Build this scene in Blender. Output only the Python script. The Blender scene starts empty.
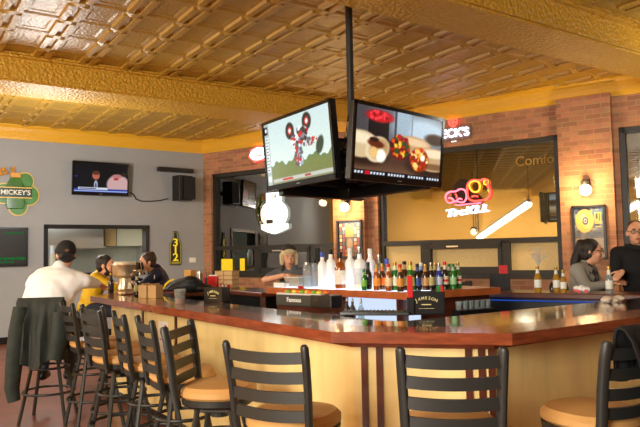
import bpy, bmesh, math, random
import numpy as np
from mathutils import Vector, Matrix
random.seed(7); np.random.seed(7)
S = bpy.context.scene
COL = S.collection
PI = math.pi
V = Vector
rad = math.radians

# ------------------------------------------------------------------ camera
F = 640.0; PITCH = rad(3.6); ROLL = rad(-1.1); H = 1.47
_cp, _sp, _cr, _sr = math.cos(PITCH), math.sin(PITCH), math.cos(ROLL), math.sin(ROLL)
_right = V((1, 0, 0)); _fwd = V((0, _cp, _sp)); _up = V((0, -_sp, _cp))
CR = _cr*_right + _sr*_up; CU = -_sr*_right + _cr*_up; CF = _fwd
cam = bpy.data.objects.new('camera', bpy.data.cameras.new('camera'))
COL.objects.link(cam)
cam.data.sensor_width = 36; cam.data.lens = 36
cam.data.clip_start = 0.05; cam.data.clip_end = 200
cam.matrix_world = Matrix(((CR.x, CU.x, -CF.x, 0), (CR.y, CU.y, -CF.y, 0), (CR.z, CU.z, -CF.z, H), (0, 0, 0, 1)))
S.camera = cam
def ray(x, y): return CR*((x-320)/F) + CU*((213.5-y)/F) + CF
def atz(x, y, z):
    d = ray(x, y); return d*((z-H)/d.z) + V((0, 0, H))
def atY(x, y, Y):
    d = ray(x, y); return d*(Y/d.y) + V((0, 0, H))
def onplane(x, y, n, c):
    d = ray(x, y); o = V((0, 0, H)); return o + d*((c-n.dot(o))/n.dot(d))

# ------------------------------------------------------------------ frames of the room
_a = rad(56.0)
U = V((math.sin(_a), math.cos(_a), 0)); W_ = V((-U.y, U.x, 0))         # along the grey wall / into the grey wall
_b = rad(-56.45)
BW = -V((math.sin(_b), math.cos(_b), 0)); BN = V((-BW.y, BW.x, 0))     # along the brick wall / into it
Z = V((0, 0, 1))
SC = 1.24
CL = 10.055*SC; CB = 7.912*SC; CEIL = 1.47+1.95*SC
CORNER = V((-1.97*SC, 10.8*SC, 0))
def UVp(u, v, z=0): return U*u + W_*v + Z*z
def BWp(w, z, d=0): return BW*w + BN*(CB-d) + Z*z                     # d = distance out of the wall into the room
def hx(r, g, b):
    f = lambda c: (c/255/12.92) if c/255 <= .04045 else ((c/255+.055)/1.055)**2.4
    return (f(r), f(g), f(b), 1)

# ------------------------------------------------------------------ materials
MATS = {}
def M(name, col, rough=.5, metal=0, bump=0, bscale=60, var=0, vscale=6, spec=.5, emit=None, es=0, trans=0, coat=0, stretch=None, col2=None, ior=1.45, sheen=0):
    if name in MATS: return MATS[name]
    m = bpy.data.materials.new(name); m.use_nodes = True; nt = m.node_tree; N = nt.nodes; L = nt.links
    b = N['Principled BSDF']
    b.inputs['Base Color'].default_value = col
    b.inputs['Roughness'].default_value = rough
    b.inputs['Metallic'].default_value = metal
    b.inputs['Specular IOR Level'].default_value = spec
    b.inputs['IOR'].default_value = ior
    b.inputs['Transmission Weight'].default_value = trans
    b.inputs['Coat Weight'].default_value = coat
    b.inputs['Coat Roughness'].default_value = .08
    if sheen: b.inputs['Sheen Weight'].default_value = sheen
    if emit: b.inputs['Emission Color'].default_value = emit; b.inputs['Emission Strength'].default_value = es
    if var or bump:
        tc = N.new('ShaderNodeTexCoord'); mp = N.new('ShaderNodeMapping'); L.new(tc.outputs['Object'], mp.inputs['Vector'])
        if stretch: mp.inputs['Scale'].default_value = stretch
    if var:
        n = N.new('ShaderNodeTexNoise'); n.inputs['Scale'].default_value = vscale; n.inputs['Detail'].default_value = 6
        L.new(mp.outputs[0], n.inputs['Vector'])
        r = N.new('ShaderNodeValToRGB'); L.new(n.outputs['Fac'], r.inputs['Fac'])
        c1 = tuple(max(0, c*(1-var)) for c in col[:3])+(1,); c2 = col2 or tuple(min(1, c*(1+var)) for c in col[:3])+(1,)
        r.color_ramp.elements[0].position = .3; r.color_ramp.elements[1].position = .7
        r.color_ramp.elements[0].color = c1; r.color_ramp.elements[1].color = c2
        L.new(r.outputs['Color'], b.inputs['Base Color'])
    if bump:
        n2 = N.new('ShaderNodeTexNoise'); n2.inputs['Scale'].default_value = bscale; n2.inputs['Detail'].default_value = 4
        L.new(mp.outputs[0], n2.inputs['Vector'])
        bp = N.new('ShaderNodeBump'); bp.inputs['Strength'].default_value = bump; bp.inputs['Distance'].default_value = .01
        L.new(n2.outputs['Fac'], bp.inputs['Height']); L.new(bp.outputs[0], b.inputs['Normal'])
    MATS[name] = m; return m
def EM(name, col, s):
    if name in MATS: return MATS[name]
    m = bpy.data.materials.new(name); m.use_nodes = True; nt = m.node_tree; nt.nodes.remove(nt.nodes['Principled BSDF'])
    e = nt.nodes.new('ShaderNodeEmission'); e.inputs[0].default_value = col; e.inputs[1].default_value = s
    nt.links.new(e.outputs[0], nt.nodes['Material Output'].inputs[0]); MATS[name] = m; return m
def attr_mat(name, emit=0, rough=.5, gloss=0):
    m = bpy.data.materials.new(name); m.use_nodes = True; nt = m.node_tree; b = nt.nodes['Principled BSDF']
    a = nt.nodes.new('ShaderNodeAttribute'); a.attribute_name = 'Col'
    b.inputs['Roughness'].default_value = rough
    if emit:
        b.inputs['Base Color'].default_value = (.004, .004, .004, 1); b.inputs['Specular IOR Level'].default_value = .15
        nt.links.new(a.outputs['Color'], b.inputs['Emission Color']); b.inputs['Emission Strength'].default_value = emit
    else: nt.links.new(a.outputs['Color'], b.inputs['Base Color'])
    return m
def brick_mat():
    m = bpy.data.materials.new('brick'); m.use_nodes = True; nt = m.node_tree; N = nt.nodes; L = nt.links; b = N['Principled BSDF']
    uv = N.new('ShaderNodeUVMap'); uv.uv_map = 'UVMap'
    t = N.new('ShaderNodeTexBrick'); L.new(uv.outputs[0], t.inputs['Vector'])
    t.inputs['Scale'].default_value = 1; t.inputs['Brick Width'].default_value = .215; t.inputs['Row Height'].default_value = .072
    t.inputs['Mortar Size'].default_value = .0065; t.inputs['Mortar Smooth'].default_value = .2; t.inputs['Bias'].default_value = -.15
    t.inputs['Color1'].default_value = hx(182, 120, 76); t.inputs['Color2'].default_value = hx(140, 88, 58); t.inputs['Mortar'].default_value = hx(172, 132, 90)
    n = N.new('ShaderNodeTexNoise'); n.inputs['Scale'].default_value = 9; L.new(uv.outputs[0], n.inputs['Vector'])
    mx = N.new('ShaderNodeMix'); mx.data_type = 'RGBA'; mx.blend_type = 'MULTIPLY'; mx.inputs[0].default_value = .45
    L.new(t.outputs['Color'], mx.inputs[6]); L.new(n.outputs['Color'], mx.inputs[7])
    hsv = N.new('ShaderNodeHueSaturation'); hsv.inputs['Value'].default_value = 1.25; hsv.inputs['Saturation'].default_value = .9
    L.new(mx.outputs[2], hsv.inputs['Color']); L.new(hsv.outputs[0], b.inputs['Base Color'])
    bp = N.new('ShaderNodeBump'); bp.inputs['Strength'].default_value = .5; bp.inputs['Distance'].default_value = .01; bp.invert = True
    L.new(t.outputs['Fac'], bp.inputs['Height']); L.new(bp.outputs[0], b.inputs['Normal'])
    b.inputs['Roughness'].default_value = .75
    return m
def emboss_mat(name, col, scale=22, rough=.38, strength=.8):
    m = bpy.data.materials.new(name); m.use_nodes = True; nt = m.node_tree; N = nt.nodes; L = nt.links; b = N['Principled BSDF']
    tc = N.new('ShaderNodeTexCoord'); v = N.new('ShaderNodeTexVoronoi'); v.inputs['Scale'].default_value = scale
    L.new(tc.outputs['Object'], v.inputs['Vector'])
    n = N.new('ShaderNodeTexNoise'); n.inputs['Scale'].default_value = scale*1.4; n.inputs['Detail'].default_value = 3; L.new(tc.outputs['Object'], n.inputs['Vector'])
    ad = N.new('ShaderNodeMath'); ad.operation = 'ADD'; L.new(v.outputs['Distance'], ad.inputs[0]); L.new(n.outputs['Fac'], ad.inputs[1])
    bp = N.new('ShaderNodeBump'); bp.inputs['Strength'].default_value = strength; bp.inputs['Distance'].default_value = .02
    L.new(ad.outputs[0], bp.inputs['Height']); L.new(bp.outputs[0], b.inputs['Normal'])
    b.inputs['Base Color'].default_value = col; b.inputs['Roughness'].default_value = rough; b.inputs['Metallic'].default_value = .0
    return m
def glass_mat(name, tint, ior=2.0):
    m = bpy.data.materials.new(name); m.use_nodes = True; nt = m.node_tree; N = nt.nodes; L = nt.links; N.remove(N['Principled BSDF'])
    tr = N.new('ShaderNodeBsdfTransparent'); tr.inputs[0].default_value = tint
    gl = N.new('ShaderNodeBsdfGlossy'); gl.inputs['Roughness'].default_value = .02
    fr = N.new('ShaderNodeFresnel'); fr.inputs['IOR'].default_value = ior
    mx = N.new('ShaderNodeMixShader'); L.new(fr.outputs[0], mx.inputs[0]); L.new(tr.outputs[0], mx.inputs[1]); L.new(gl.outputs[0], mx.inputs[2])
    L.new(mx.outputs[0], N['Material Output'].inputs[0]); MATS[name] = m; return m

BRICK = brick_mat()
TIN = emboss_mat('tin_ceiling', hx(184, 146, 58), 30, .4, .2)
BEAM = emboss_mat('embossed_gold_beam', hx(206, 158, 46), 24, .45, .8)
CORN = emboss_mat('gold_cornice', hx(224, 172, 42), 14, .42, .2)
GREY = M('grey_wall_paint', hx(152, 157, 162), .7, bump=.05, var=.04, vscale=2)
FLOOR = M('stained_floor', hx(124, 70, 48), .32, bump=.05, bscale=8, var=.25, vscale=3.5)
BLACK = M('black_metal', hx(40, 41, 40), .42, bump=.05, bscale=200)
PLASTIC = M('black_plastic', hx(22, 22, 24), .35)
TANSEAT = M('tan_vinyl', hx(200, 152, 92), .42, bump=.06, bscale=90, var=.05)
CHERRY = M('cherry_wood', hx(134, 66, 38), .24, coat=.6, var=.3, vscale=7, stretch=(1, 1, 6))
CHERRYD = M('dark_cherry_wood', hx(86, 40, 24), .3, coat=.4, var=.3, vscale=8)
PLY = M('maple_plywood', hx(238, 210, 142), .4, var=.1, vscale=4, stretch=(2, 2, .4), coat=.1)
BARTOP = M('polished_bar_top', hx(84, 48, 28), .1, coat=1, var=.3, vscale=6)
FRAME = M('dark_bronze_frame', hx(38, 36, 32), .45)
STEEL = M('stainless_steel', hx(190, 190, 186), .28, metal=1)
BRASS = M('polished_brass', hx(240, 232, 208), .28, metal=.85)
CARD = M('cardboard', hx(190, 150, 100), .8, var=.1)
GLASS = glass_mat('window_glass', (.62, .64, .6, 1), 3.0)
CLEAR = M('clear_glass', (.95, .97, .97, 1), .03, trans=1, ior=1.45)
WHITE = M('white_paint', hx(232, 232, 228), .5)
RED = M('red_plastic', hx(206, 24, 30), .4)

# ------------------------------------------------------------------ mesh helpers
def B(): return bmesh.new()
def obj(name, bm, mat, parent=None, smooth=False, world=False):
    if isinstance(bm, bpy.types.Mesh): me = bm
    else:
        if world and parent is not None: bmesh.ops.translate(bm, verts=bm.verts, vec=-parent.location)
        bmesh.ops.recalc_face_normals(bm, faces=bm.faces)
        me = bpy.data.meshes.new(name); bm.to_mesh(me); bm.free()
    if smooth:
        me.polygons.foreach_set('use_smooth', [True]*len(me.polygons))
        try: me.set_sharp_from_angle(angle=rad(40))
        except Exception: pass
    me.materials.clear(); me.materials.append(mat)
    o = bpy.data.objects.new(name, me); COL.objects.link(o)
    if parent is not None: o.parent = parent
    return o
def thing(name, label, cat, loc=(0, 0, 0), rz=0, group=None, mat4=None):
    o = bpy.data.objects.new(name, None); COL.objects.link(o); o.empty_display_size = .1
    if mat4 is not None: o.matrix_basis = mat4
    else: o.location = loc; o.rotation_euler = (0, 0, rz)
    o['label'] = label; o['category'] = cat
    if group: o['group'] = group
    return o
def tag(o, label, cat, group=None):
    o['label'] = label; o['category'] = cat
    if group: o['group'] = group
    return o
def struct(o): o['kind'] = 'structure'; return o
def copy_tree(o, parent=None):
    c = o.copy(); COL.objects.link(c)
    if parent is not None: c.parent = parent
    for ch in list(o.children): copy_tree(ch, c)
    return c
def frame(o, right, up):
    right = right.normalized(); n = right.cross(up).normalized(); up = n.cross(right)
    return Matrix(((right.x, up.x, n.x, o.x), (right.y, up.y, n.y, o.y), (right.z, up.z, n.z, o.z), (0, 0, 0, 1)))
def box(bm, c, s, rot=None, bev=0, seg=2):
    t = bmesh.new(); bmesh.ops.create_cube(t, size=1)
    bmesh.ops.scale(t, vec=s, verts=t.verts)
    if bev: bmesh.ops.bevel(t, geom=t.edges[:], offset=bev, segments=seg, affect='EDGES', profile=.5)
    if rot is not None: bmesh.ops.transform(t, matrix=rot if len(rot) == 4 else rot.to_4x4(), verts=t.verts)
    bmesh.ops.translate(t, vec=c, verts=t.verts)
    merge(bm, t)
def merge(bm, t):
    me = bpy.data.meshes.new('tmp'); t.to_mesh(me); t.free(); bm.from_mesh(me); bpy.data.meshes.remove(me)
def prism(bm, poly, z0, z1, bev=0):
    t = bmesh.new()
    a = [t.verts.new((p[0], p[1], z0)) for p in poly]; b = [t.verts.new((p[0], p[1], z1)) for p in poly]
    n = len(poly); t.faces.new(a[::-1]); t.faces.new(b)
    for i in range(n): t.faces.new((a[i], a[(i+1) % n], b[(i+1) % n], b[i]))
    if bev: bmesh.ops.bevel(t, geom=t.edges[:], offset=bev, segments=2, affect='EDGES', profile=.5)
    merge(bm, t)
def lathe(bm, prof, seg=16, c=(0, 0, 0), squash=1):
    t = bmesh.new(); rings = []
    for r, z in prof:
        if r < 1e-5: rings.append([t.verts.new((0, 0, z))])
        else: rings.append([t.verts.new((r*math.cos(2*PI*i/seg), r*squash*math.sin(2*PI*i/seg), z)) for i in range(seg)])
    for a, b in zip(rings, rings[1:]):
        for i in range(seg):
            j = (i+1) % seg
            q = [a[i % len(a)], a[j % len(a)], b[j % len(b)], b[i % len(b)]]
            q2 = []
            for k in q:
                if k not in q2: q2.append(k)
            if len(q2) > 2:
                try: t.faces.new(q2)
                except ValueError: pass
    bmesh.ops.translate(t, vec=c, verts=t.verts); merge(bm, t)
def tube(bm, pts, r, seg=8, closed=False, flat=None):
    pts = [V(p) for p in pts]; n = len(pts); rings = []
    rs = r if isinstance(r, (list, tuple)) else [r]*n
    prev = None
    for i, p in enumerate(pts):
        if closed: d = (pts[(i+1) % n]-pts[i-1])
        else: d = pts[min(i+1, n-1)]-pts[max(i-1, 0)]
        d.normalize()
        if prev is None:
            prev = d.orthogonal().normalized()
            if abs(d.z) < .9: prev = d.cross(Z).cross(d).normalized()
        x = (prev - d*prev.dot(d)).normalized(); y = d.cross(x); prev = x
        fx = 1 if flat is None else flat
        rings.append([bm.verts.new(p + x*rs[i]*math.cos(2*PI*k/seg) + y*rs[i]*fx*math.sin(2*PI*k/seg)) for k in range(seg)])
    m = n if closed else n-1
    for i in range(m):
        a, b = rings[i], rings[(i+1) % n]
        for k in range(seg): bm.faces.new((a[k], a[(k+1) % seg], b[(k+1) % seg], b[k]))
    if not closed: bm.faces.new(rings[0][::-1]); bm.faces.new(rings[-1])
def ball(bm, c, r, rot=None, sub=2):
    t = bmesh.new(); bmesh.ops.create_icosphere(t, subdivisions=sub, radius=1)
    bmesh.ops.scale(t, vec=(r, r, r) if isinstance(r, (int, float)) else r, verts=t.verts)
    if rot is not None: bmesh.ops.transform(t, matrix=rot.to_4x4(), verts=t.verts)
    bmesh.ops.translate(t, vec=c, verts=t.verts); merge(bm, t)
def capsule(bm, p0, p1, r0, r1):
    p0, p1 = V(p0), V(p1); k = 5
    ball(bm, p0, r0); ball(bm, p1, r1)
    tube(bm, [p0.lerp(p1, i/k) for i in range(k+1)], [r0+(r1-r0)*i/k for i in range(k+1)], 12)
def fuse(bm, voxel, smooth=4, fac=.5):
    me = bpy.data.meshes.new('tmp'); bmesh.ops.recalc_face_normals(bm, faces=bm.faces); bm.to_mesh(me); bm.free()
    o = bpy.data.objects.new('tmp', me); COL.objects.link(o)
    r = o.modifiers.new('r', 'REMESH'); r.mode = 'VOXEL'; r.voxel_size = voxel
    if smooth: s = o.modifiers.new('s', 'SMOOTH'); s.iterations = smooth; s.factor = fac
    dg = bpy.context.evaluated_depsgraph_get(); dg.update()
    out = bpy.data.meshes.new_from_object(o.evaluated_get(dg)); bpy.data.objects.remove(o); bpy.data.meshes.remove(me)
    out.polygons.foreach_set('use_smooth', [True]*len(out.polygons))
    return out
def text(bm, s, size, ext=.004, c=(0, 0, 0), rot=None, shear=0, sx=1):
    cu = bpy.data.curves.new('t', 'FONT'); cu.body = s; cu.size = size; cu.extrude = ext; cu.align_x = 'CENTER'; cu.align_y = 'CENTER'; cu.shear = shear; cu.offset = size*.012
    o = bpy.data.objects.new('t', cu); COL.objects.link(o)
    dg = bpy.context.evaluated_depsgraph_get(); dg.update()
    me = bpy.data.meshes.new_from_object(o.evaluated_get(dg)); bpy.data.objects.remove(o); bpy.data.curves.remove(cu)
    t = bmesh.new(); t.from_mesh(me); bpy.data.meshes.remove(me)
    if sx != 1: bmesh.ops.scale(t, vec=(sx, 1, 1), verts=t.verts)
    if rot is not None: bmesh.ops.transform(t, matrix=rot.to_4x4(), verts=t.verts)
    bmesh.ops.translate(t, vec=c, verts=t.verts); merge(bm, t)
def picture(name, parent, w, h, fn, mat, nx=120, ny=70, z=0, off=(0, 0), mask=None):
    xs = np.linspace(0, 1, nx+1); ys = np.linspace(0, 1, ny+1); X, Y = np.meshgrid(xs, ys)
    col = np.clip(fn(X, 1-Y), 0, 1)          # fn sees y down
    if name == 'screen': col = col**1.35
    lin = np.where(col <= .04045, col/12.92, ((col+.055)/1.055)**2.4)
    verts = [((x-.5)*w+off[0], (y-.5)*h+off[1], z) for x, y in zip(X.ravel(), Y.ravel())]
    mk = mask(X, 1-Y).ravel() if mask else None
    faces = []
    for j in range(ny):
        for i in range(nx):
            a = j*(nx+1)+i; q = (a, a+1, a+nx+2, a+nx+1)
            if mk is None or all(mk[k] for k in q): faces.append(q)
    me = bpy.data.meshes.new(name); me.from_pydata(verts, [], faces)
    at = me.color_attributes.new('Col', 'FLOAT_COLOR', 'POINT')
    rgba = np.concatenate([lin.reshape(-1, 3), np.ones((lin.shape[0]*lin.shape[1], 1))], 1).astype(np.float32)
    at.data.foreach_set('color', rgba.ravel())
    me.materials.append(mat); o = bpy.data.objects.new(name, me); COL.objects.link(o)
    if parent is not None: o.parent = parent
    return o
def rgb(*c): return np.array(c, float)/255
class Paint:
    def __init__(s, X, Y, base): s.X, s.Y = X, Y; s.c = np.ones(X.shape+(3,))*rgb(*base)
    def mix(s, a, col): a = np.clip(a, 0, 1)[..., None]; s.c = s.c*(1-a)+a*rgb(*col)
    def ell(s, cx, cy, rx, ry, col, soft=.15, ang=0):
        x, y = s.X-cx, s.Y-cy; ca, sa = math.cos(ang), math.sin(ang); x, y = x*ca+y*sa, -x*sa+y*ca
        d = np.sqrt((x/rx)**2+(y/ry)**2); s.mix((1-d)/soft+.5, col)
    def rect(s, x0, y0, x1, y1, col): s.mix(((s.X >= x0) & (s.X <= x1) & (s.Y >= y0) & (s.Y <= y1)).astype(float), col)
    def speck(s, cx, cy, rx, ry, cols, n, r0, r1, seed=1):
        rs = np.random.RandomState(seed)
        for i in range(n):
            a, q = rs.rand()*2*PI, math.sqrt(rs.rand()); k = r0+(r1-r0)*rs.rand()
            s.ell(cx+rx*q*math.cos(a), cy+ry*q*math.sin(a), k, k*1.5, cols[rs.randint(len(cols))], .4)
    def noise(s, amp, seed=3): s.c = s.c+(np.random.RandomState(seed).rand(*s.X.shape)[..., None]-.5)*amp

# ------------------------------------------------------------------ shell: ceiling
def make_ceiling():
    sp = .518; u0 = 1.18*SC; nu0, nu1 = -26, 22; nv0, nv1 = -12, 24; v0 = CL-.1
    ub = np.array([-.1, -.092, -.032, -.024, .024, .032, .092, .1, .135, .16, .358, .383])
    vb = np.array([-.055, -.047, -.015, .015, .047, .055, .1, .125, .393, .418])
    us = np.concatenate([u0+sp*k+ub for k in range(nu0, nu1)]); ul = np.concatenate([ub for k in range(nu0, nu1)])
    vs = np.concatenate([v0-sp*nv1+sp*k+vb for k in range(0, nv1+10)]); vl = np.concatenate([vb for k in range(0, nv1+10)])
    keep = vs < CL+.1; vs, vl = vs[keep], vl[keep]
    UL, VL = np.meshgrid(ul, vl)
    h = np.zeros(UL.shape)
    ridge = (abs(UL) >= .03) & (abs(UL) <= .093) & (abs(VL) >= .05); h[ridge] = -.03
    cross = (abs(VL) <= .05); h[cross] = -.004
    h[(abs(VL) <= .02)] = -.012
    boss = (abs(UL) < .05) & (abs(VL) < .05); h[boss] = -.034
    pan = (UL > .15) & (UL < .37) & (VL > .11) & (VL < .41); h[pan] = .006
    US, VS = np.meshgrid(us, vs)
    X = US*U.x+VS*W_.x; Y = US*U.y+VS*W_.y; zz = CEIL+h
    ny, nx = X.shape
    inside = (X*BN.x+Y*BN.y) < CB+.12
    idx = np.arange(nx*ny).reshape(ny, nx)
    q = np.stack([idx[:-1, :-1], idx[:-1, 1:], idx[1:, 1:], idx[1:, :-1]], -1).reshape(-1, 4)
    ok = inside.ravel()[q].all(1); q = q[ok][:, ::-1]
    me = bpy.data.meshes.new('ceiling'); me.from_pydata(np.stack([X, Y, zz], -1).reshape(-1, 3).tolist(), [], q.tolist())
    me.materials.append(TIN); o = bpy.data.objects.new('ceiling', me); COL.objects.link(o); struct(o)
make_ceiling()
def uvbox(bm, u0, u1, v0, v1, z0, z1, bev=0):
    prism(bm, [UVp(u0, v0)[:2], UVp(u1, v0)[:2], UVp(u1, v1)[:2], UVp(u0, v1)[:2]], z0, z1, bev)
def u_at_brick(v, d=0):      # u where the line of constant v meets the brick wall
    return (CB-d - v*W_.dot(BN))/U.dot(BN)
ti = 0
for (v0, v1) in ((3.70, 4.24), (8.11, 8.82), (-.55, .1)):
    bm = B(); zb = 3.553
    poly = lambda a, b: [UVp(-14, a)[:2], UVp(u_at_brick(a), a)[:2], UVp(u_at_brick(b), b)[:2], UVp(-14, b)[:2]]
    prism(bm, poly(v0, v1), zb, CEIL)
    prism(bm, poly(v0-.03, v1+.03), zb+.02, zb+.06)
    prism(bm, poly(v0-.05, v1+.05), CEIL-.05, CEIL)
    prism(bm, poly(v0-.09, v1+.09), CEIL-.025, CEIL)
    ti += 1; struct(obj('trim_%d' % ti, bm, BEAM))
def cornice(p0, dirv, inn, L):
    prof = [(0, 3.62), (.02, 3.62), (.035, 3.66), (.05, 3.69), (.055, 3.76), (.075, 3.82), (.11, 3.86), (.125, 3.888), (0, 3.888)]
    bm = B(); a = [bm.verts.new(p0+inn*x+Z*z) for x, z in prof]; b = [bm.verts.new(p0+dirv*L+inn*x+Z*z) for x, z in prof]
    n = len(prof)
    for i in range(n): bm.faces.new((a[i], a[(i+1) % n], b[(i+1) % n], b[i]))
    bm.faces.new(a); bm.faces.new(b[::-1]); return bm
ti += 1; struct(obj('trim_%d' % ti, cornice(CORNER+U*.1, -U, -W_, 14), CORN))
ti += 1; struct(obj('trim_%d' % ti, cornice(CORNER-BW*.1, BW, -BN, 16), CORN))

# ------------------------------------------------------------------ shell: walls and floor
bm = B(); prism(bm, [(-22, -14), (16, -14), (16, 26), (-22, 26)], -.1, 0); struct(obj('floor', bm, FLOOR))
CU_ = CORNER.dot(U)
# pass-through opening in the grey wall
pu0, pu1, pz0, pz1 = 1.9*SC, 3.447*SC, 1.15, 2.08
bm = B()
uvbox(bm, -14, pu0, CL, CL+.2, 0, CEIL+.02); uvbox(bm, pu1, CU_+.35, CL, CL+.2, 0, CEIL+.02)
uvbox(bm, pu0, pu1, CL, CL+.2, 0, pz0); uvbox(bm, pu0, pu1, CL, CL+.2, pz1, CEIL+.02)
struct(obj('wall_left', bm, GREY))
bm = B(); uvbox(bm, -14, CU_, CL-.02, CL-.001, 0, .12); struct(obj('baseboard_left', bm, PLASTIC))
def fr_rect(bm, u0, u1, z0, z1, t, v0, v1):
    uvbox(bm, u0-t, u0, v0, v1, z0-t, z1+t); uvbox(bm, u1, u1+t, v0, v1, z0-t, z1+t)
    uvbox(bm, u0-t, u1+t, v0, v1, z1, z1+t); uvbox(bm, u0-t, u1+t, v0, v1, z0-t, z0)
bm = B(); fr_rect(bm, pu0+.05, pu1-.05, pz0+.05, pz1-.05, .07, CL-.025, CL+.21); struct(obj('trim_%d' % (ti+1), bm, PLASTIC)); ti += 1
# kitchen behind the pass-through
KW = M('kitchen_wall', hx(176, 178, 166), .5, var=.05)
bm = B(); uvbox(bm, -1, 7.5, CL+2.2, CL+2.3, 0, 2.9); uvbox(bm, -1.1, -1, CL+.2, CL+2.3, 0, 2.9); uvbox(bm, 4.75, 4.85, CL+.2, CL+2.3, 0, 2.9); uvbox(bm, -1.1, 7.5, CL+.2, CL+2.3, 2.9, 3.0)
struct(obj('wall_kitchen', bm, KW))

def wall_piece(bm, uvl, w0, w1, z0, z1, d0, d1):
    cs = {}
    for i, w in enumerate((w0, w1)):
        for j, z in enumerate((z0, z1)):
            for k, d in enumerate((d0, d1)): cs[i, j, k] = bm.verts.new(BWp(w, z, d))
    for f in (((0, 0, 1), (1, 0, 1), (1, 1, 1), (0, 1, 1)), ((0, 0, 0), (0, 1, 0), (1, 1, 0), (1, 0, 0)), ((0, 0, 0), (0, 0, 1), (0, 1, 1), (0, 1, 0)),
              ((1, 0, 1), (1, 0, 0), (1, 1, 0), (1, 1, 1)), ((0, 1, 1), (1, 1, 1), (1, 1, 0), (0, 1, 0)), ((0, 0, 0), (1, 0, 0), (1, 0, 1), (0, 0, 1))):
        fc = bm.faces.new([cs[q] for q in f])
        for lp, q in zip(fc.loops, f):
            w = (w0, w1)[q[0]]; z = (z0, z1)[q[1]]; d = (d0, d1)[q[2]]
            if f[0][0] == f[1][0] == f[2][0] == f[3][0]: lp[uvl].uv = (w+d, z)
            elif f[0][1] == f[1][1] == f[2][1]: lp[uvl].uv = (w, z+d)
            else: lp[uvl].uv = (w, z)
w0c = CORNER.dot(BW)
SILL, HEAD, TRAN = 1.085, 3.17, 1.62
WIN = [(-9.22, -6.17), (-5.3, -2.25), (-1.42, 1.6)]
PIER = [(-6.14, -5.50), (-2.22, -1.49)]
bm = B(); uvl = bm.loops.layers.uv.new('UVMap')
xs = [w0c-.3, WIN[0][0], WIN[0][1], WIN[1][0], WIN[1][1], WIN[2][0], WIN[2][1], 7.5]
for i in range(0, 8, 2): wall_piece(bm, uvl, xs[i], xs[i+1], 0, CEIL+.02, -.25, 0)
for a, b in WIN: wall_piece(bm, uvl, a, b, 0, SILL, -.25, 0); wall_piece(bm, uvl, a, b, HEAD, CEIL+.02, -.25, 0)
for a, b in PIER: wall_piece(bm, uvl, a, b, 0, 3.66, 0, .13)
me = bpy.data.meshes.new('wall_right'); bm.to_mesh(me); bm.free(); me.materials.append(BRICK)
o = bpy.data.objects.new('wall_right', me); COL.objects.link(o); struct(o)
GOLD = M('gold_wall_paint', hx(204, 156, 70), .5, var=.1, vscale=.7)
TANW = M('tan_wall_paint', hx(170, 140, 100), .6)
R0 = CORNER-U*14; R2 = V((-5.5, -9, 0)); R3 = V((6.5, -7, 0)); R4 = CORNER+BW*15.5
def wall_seg(a, b, name, mat):
    d = (b-a).normalized(); n = V((-d.y, d.x, 0)); bm = B()
    prism(bm, [a[:2], b[:2], (b-n*.1)[:2], (a-n*.1)[:2]], 0, CEIL+.1); struct(obj(name, bm, mat))
wall_seg(R0, R2, 'wall_end', GOLD); wall_seg(R2, R3, 'wall_rear', TANW); wall_seg(R3, R4, 'wall_near', TANW)
# ceiling outside the detailed part
bm = B(); prism(bm, [(-22, -14), (16, -14), R4[:2], (CORNER-BW*1)[:2], (-22, 10)], CEIL+.1, CEIL+.16); struct(obj('trim_%d' % (ti+1), bm, GOLD)); ti += 1

# windows
SHADE = M('tan_woven_shade', hx(232, 206, 146), .8, bump=.3, bscale=40, var=.13, vscale=30, stretch=(1, 1, 5))
def wbox(bm, w0, w1, z0, z1, d0, d1):
    prism(bm, [BWp(w0, 0, d0)[:2], BWp(w1, 0, d0)[:2], BWp(w1, 0, d1)[:2], BWp(w0, 0, d1)[:2]], z0, z1)
for i, (a, b) in enumerate(WIN):
    fb = B(); t = .075
    wbox(fb, a, a+t, SILL, HEAD, -.19, -.06); wbox(fb, b-t, b, SILL, HEAD, -.19, -.06)
    wbox(fb, a, b, HEAD-t, HEAD, -.19, -.06); wbox(fb, a, b, SILL, SILL+t, -.19, -.04); wbox(fb, a, b, TRAN-.04, TRAN+.04, -.19, -.05)
    ms = [a+(b-a)*.27, a+(b-a)*.72] if i == 1 else [a+(b-a)*.38, a+(b-a)*.82]
    for m_ in ms:
        wbox(fb, m_-.06, m_+.06, SILL, TRAN, -.19, -.05)
    if i == 1: fr = (ms[0]+.06, ms[1]-.06)
    else: fr = (ms[0]+.06, ms[1]-.06)
    wbox(fb, fr[0], fr[0]+.06, SILL, TRAN, -.17, -.03); wbox(fb, fr[1]-.06, fr[1], SILL, TRAN, -.17, -.03)
    wbox(fb, fr[0], fr[1], TRAN-.11, TRAN-.03, -.17, -.03); wbox(fb, fr[0], fr[1], SILL+.03, SILL+.13, -.17, -.03)
    wf = struct(obj('window_%d' % (i+1), fb, FRAME))
    gb = B(); wbox(gb, a+.02, b-.02, TRAN, HEAD-.02, -.14, -.13)
    if i != 1: wbox(gb, a+.02, b-.02, SILL+.02, TRAN, -.14, -.13)
    obj('glass_pane', gb, GLASS, wf)
    lb = B(); wbox(lb, fr[0]+.35, fr[0]+.55, TRAN-.085, TRAN-.06, -.03, -.02); obj('latch', lb, STEEL, wf)
    if i == 1:
        sb = B(); wbox(sb, a+.02, b-.02, SILL+.02, TRAN, -.16, -.14); obj('window_shade', sb, SHADE, wf)
    sl = B(); wbox(sl, a-.03, b+.03, SILL-.05, SILL+.005, -.2, .05); obj('window_sill', sl, FRAME, wf)
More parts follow.
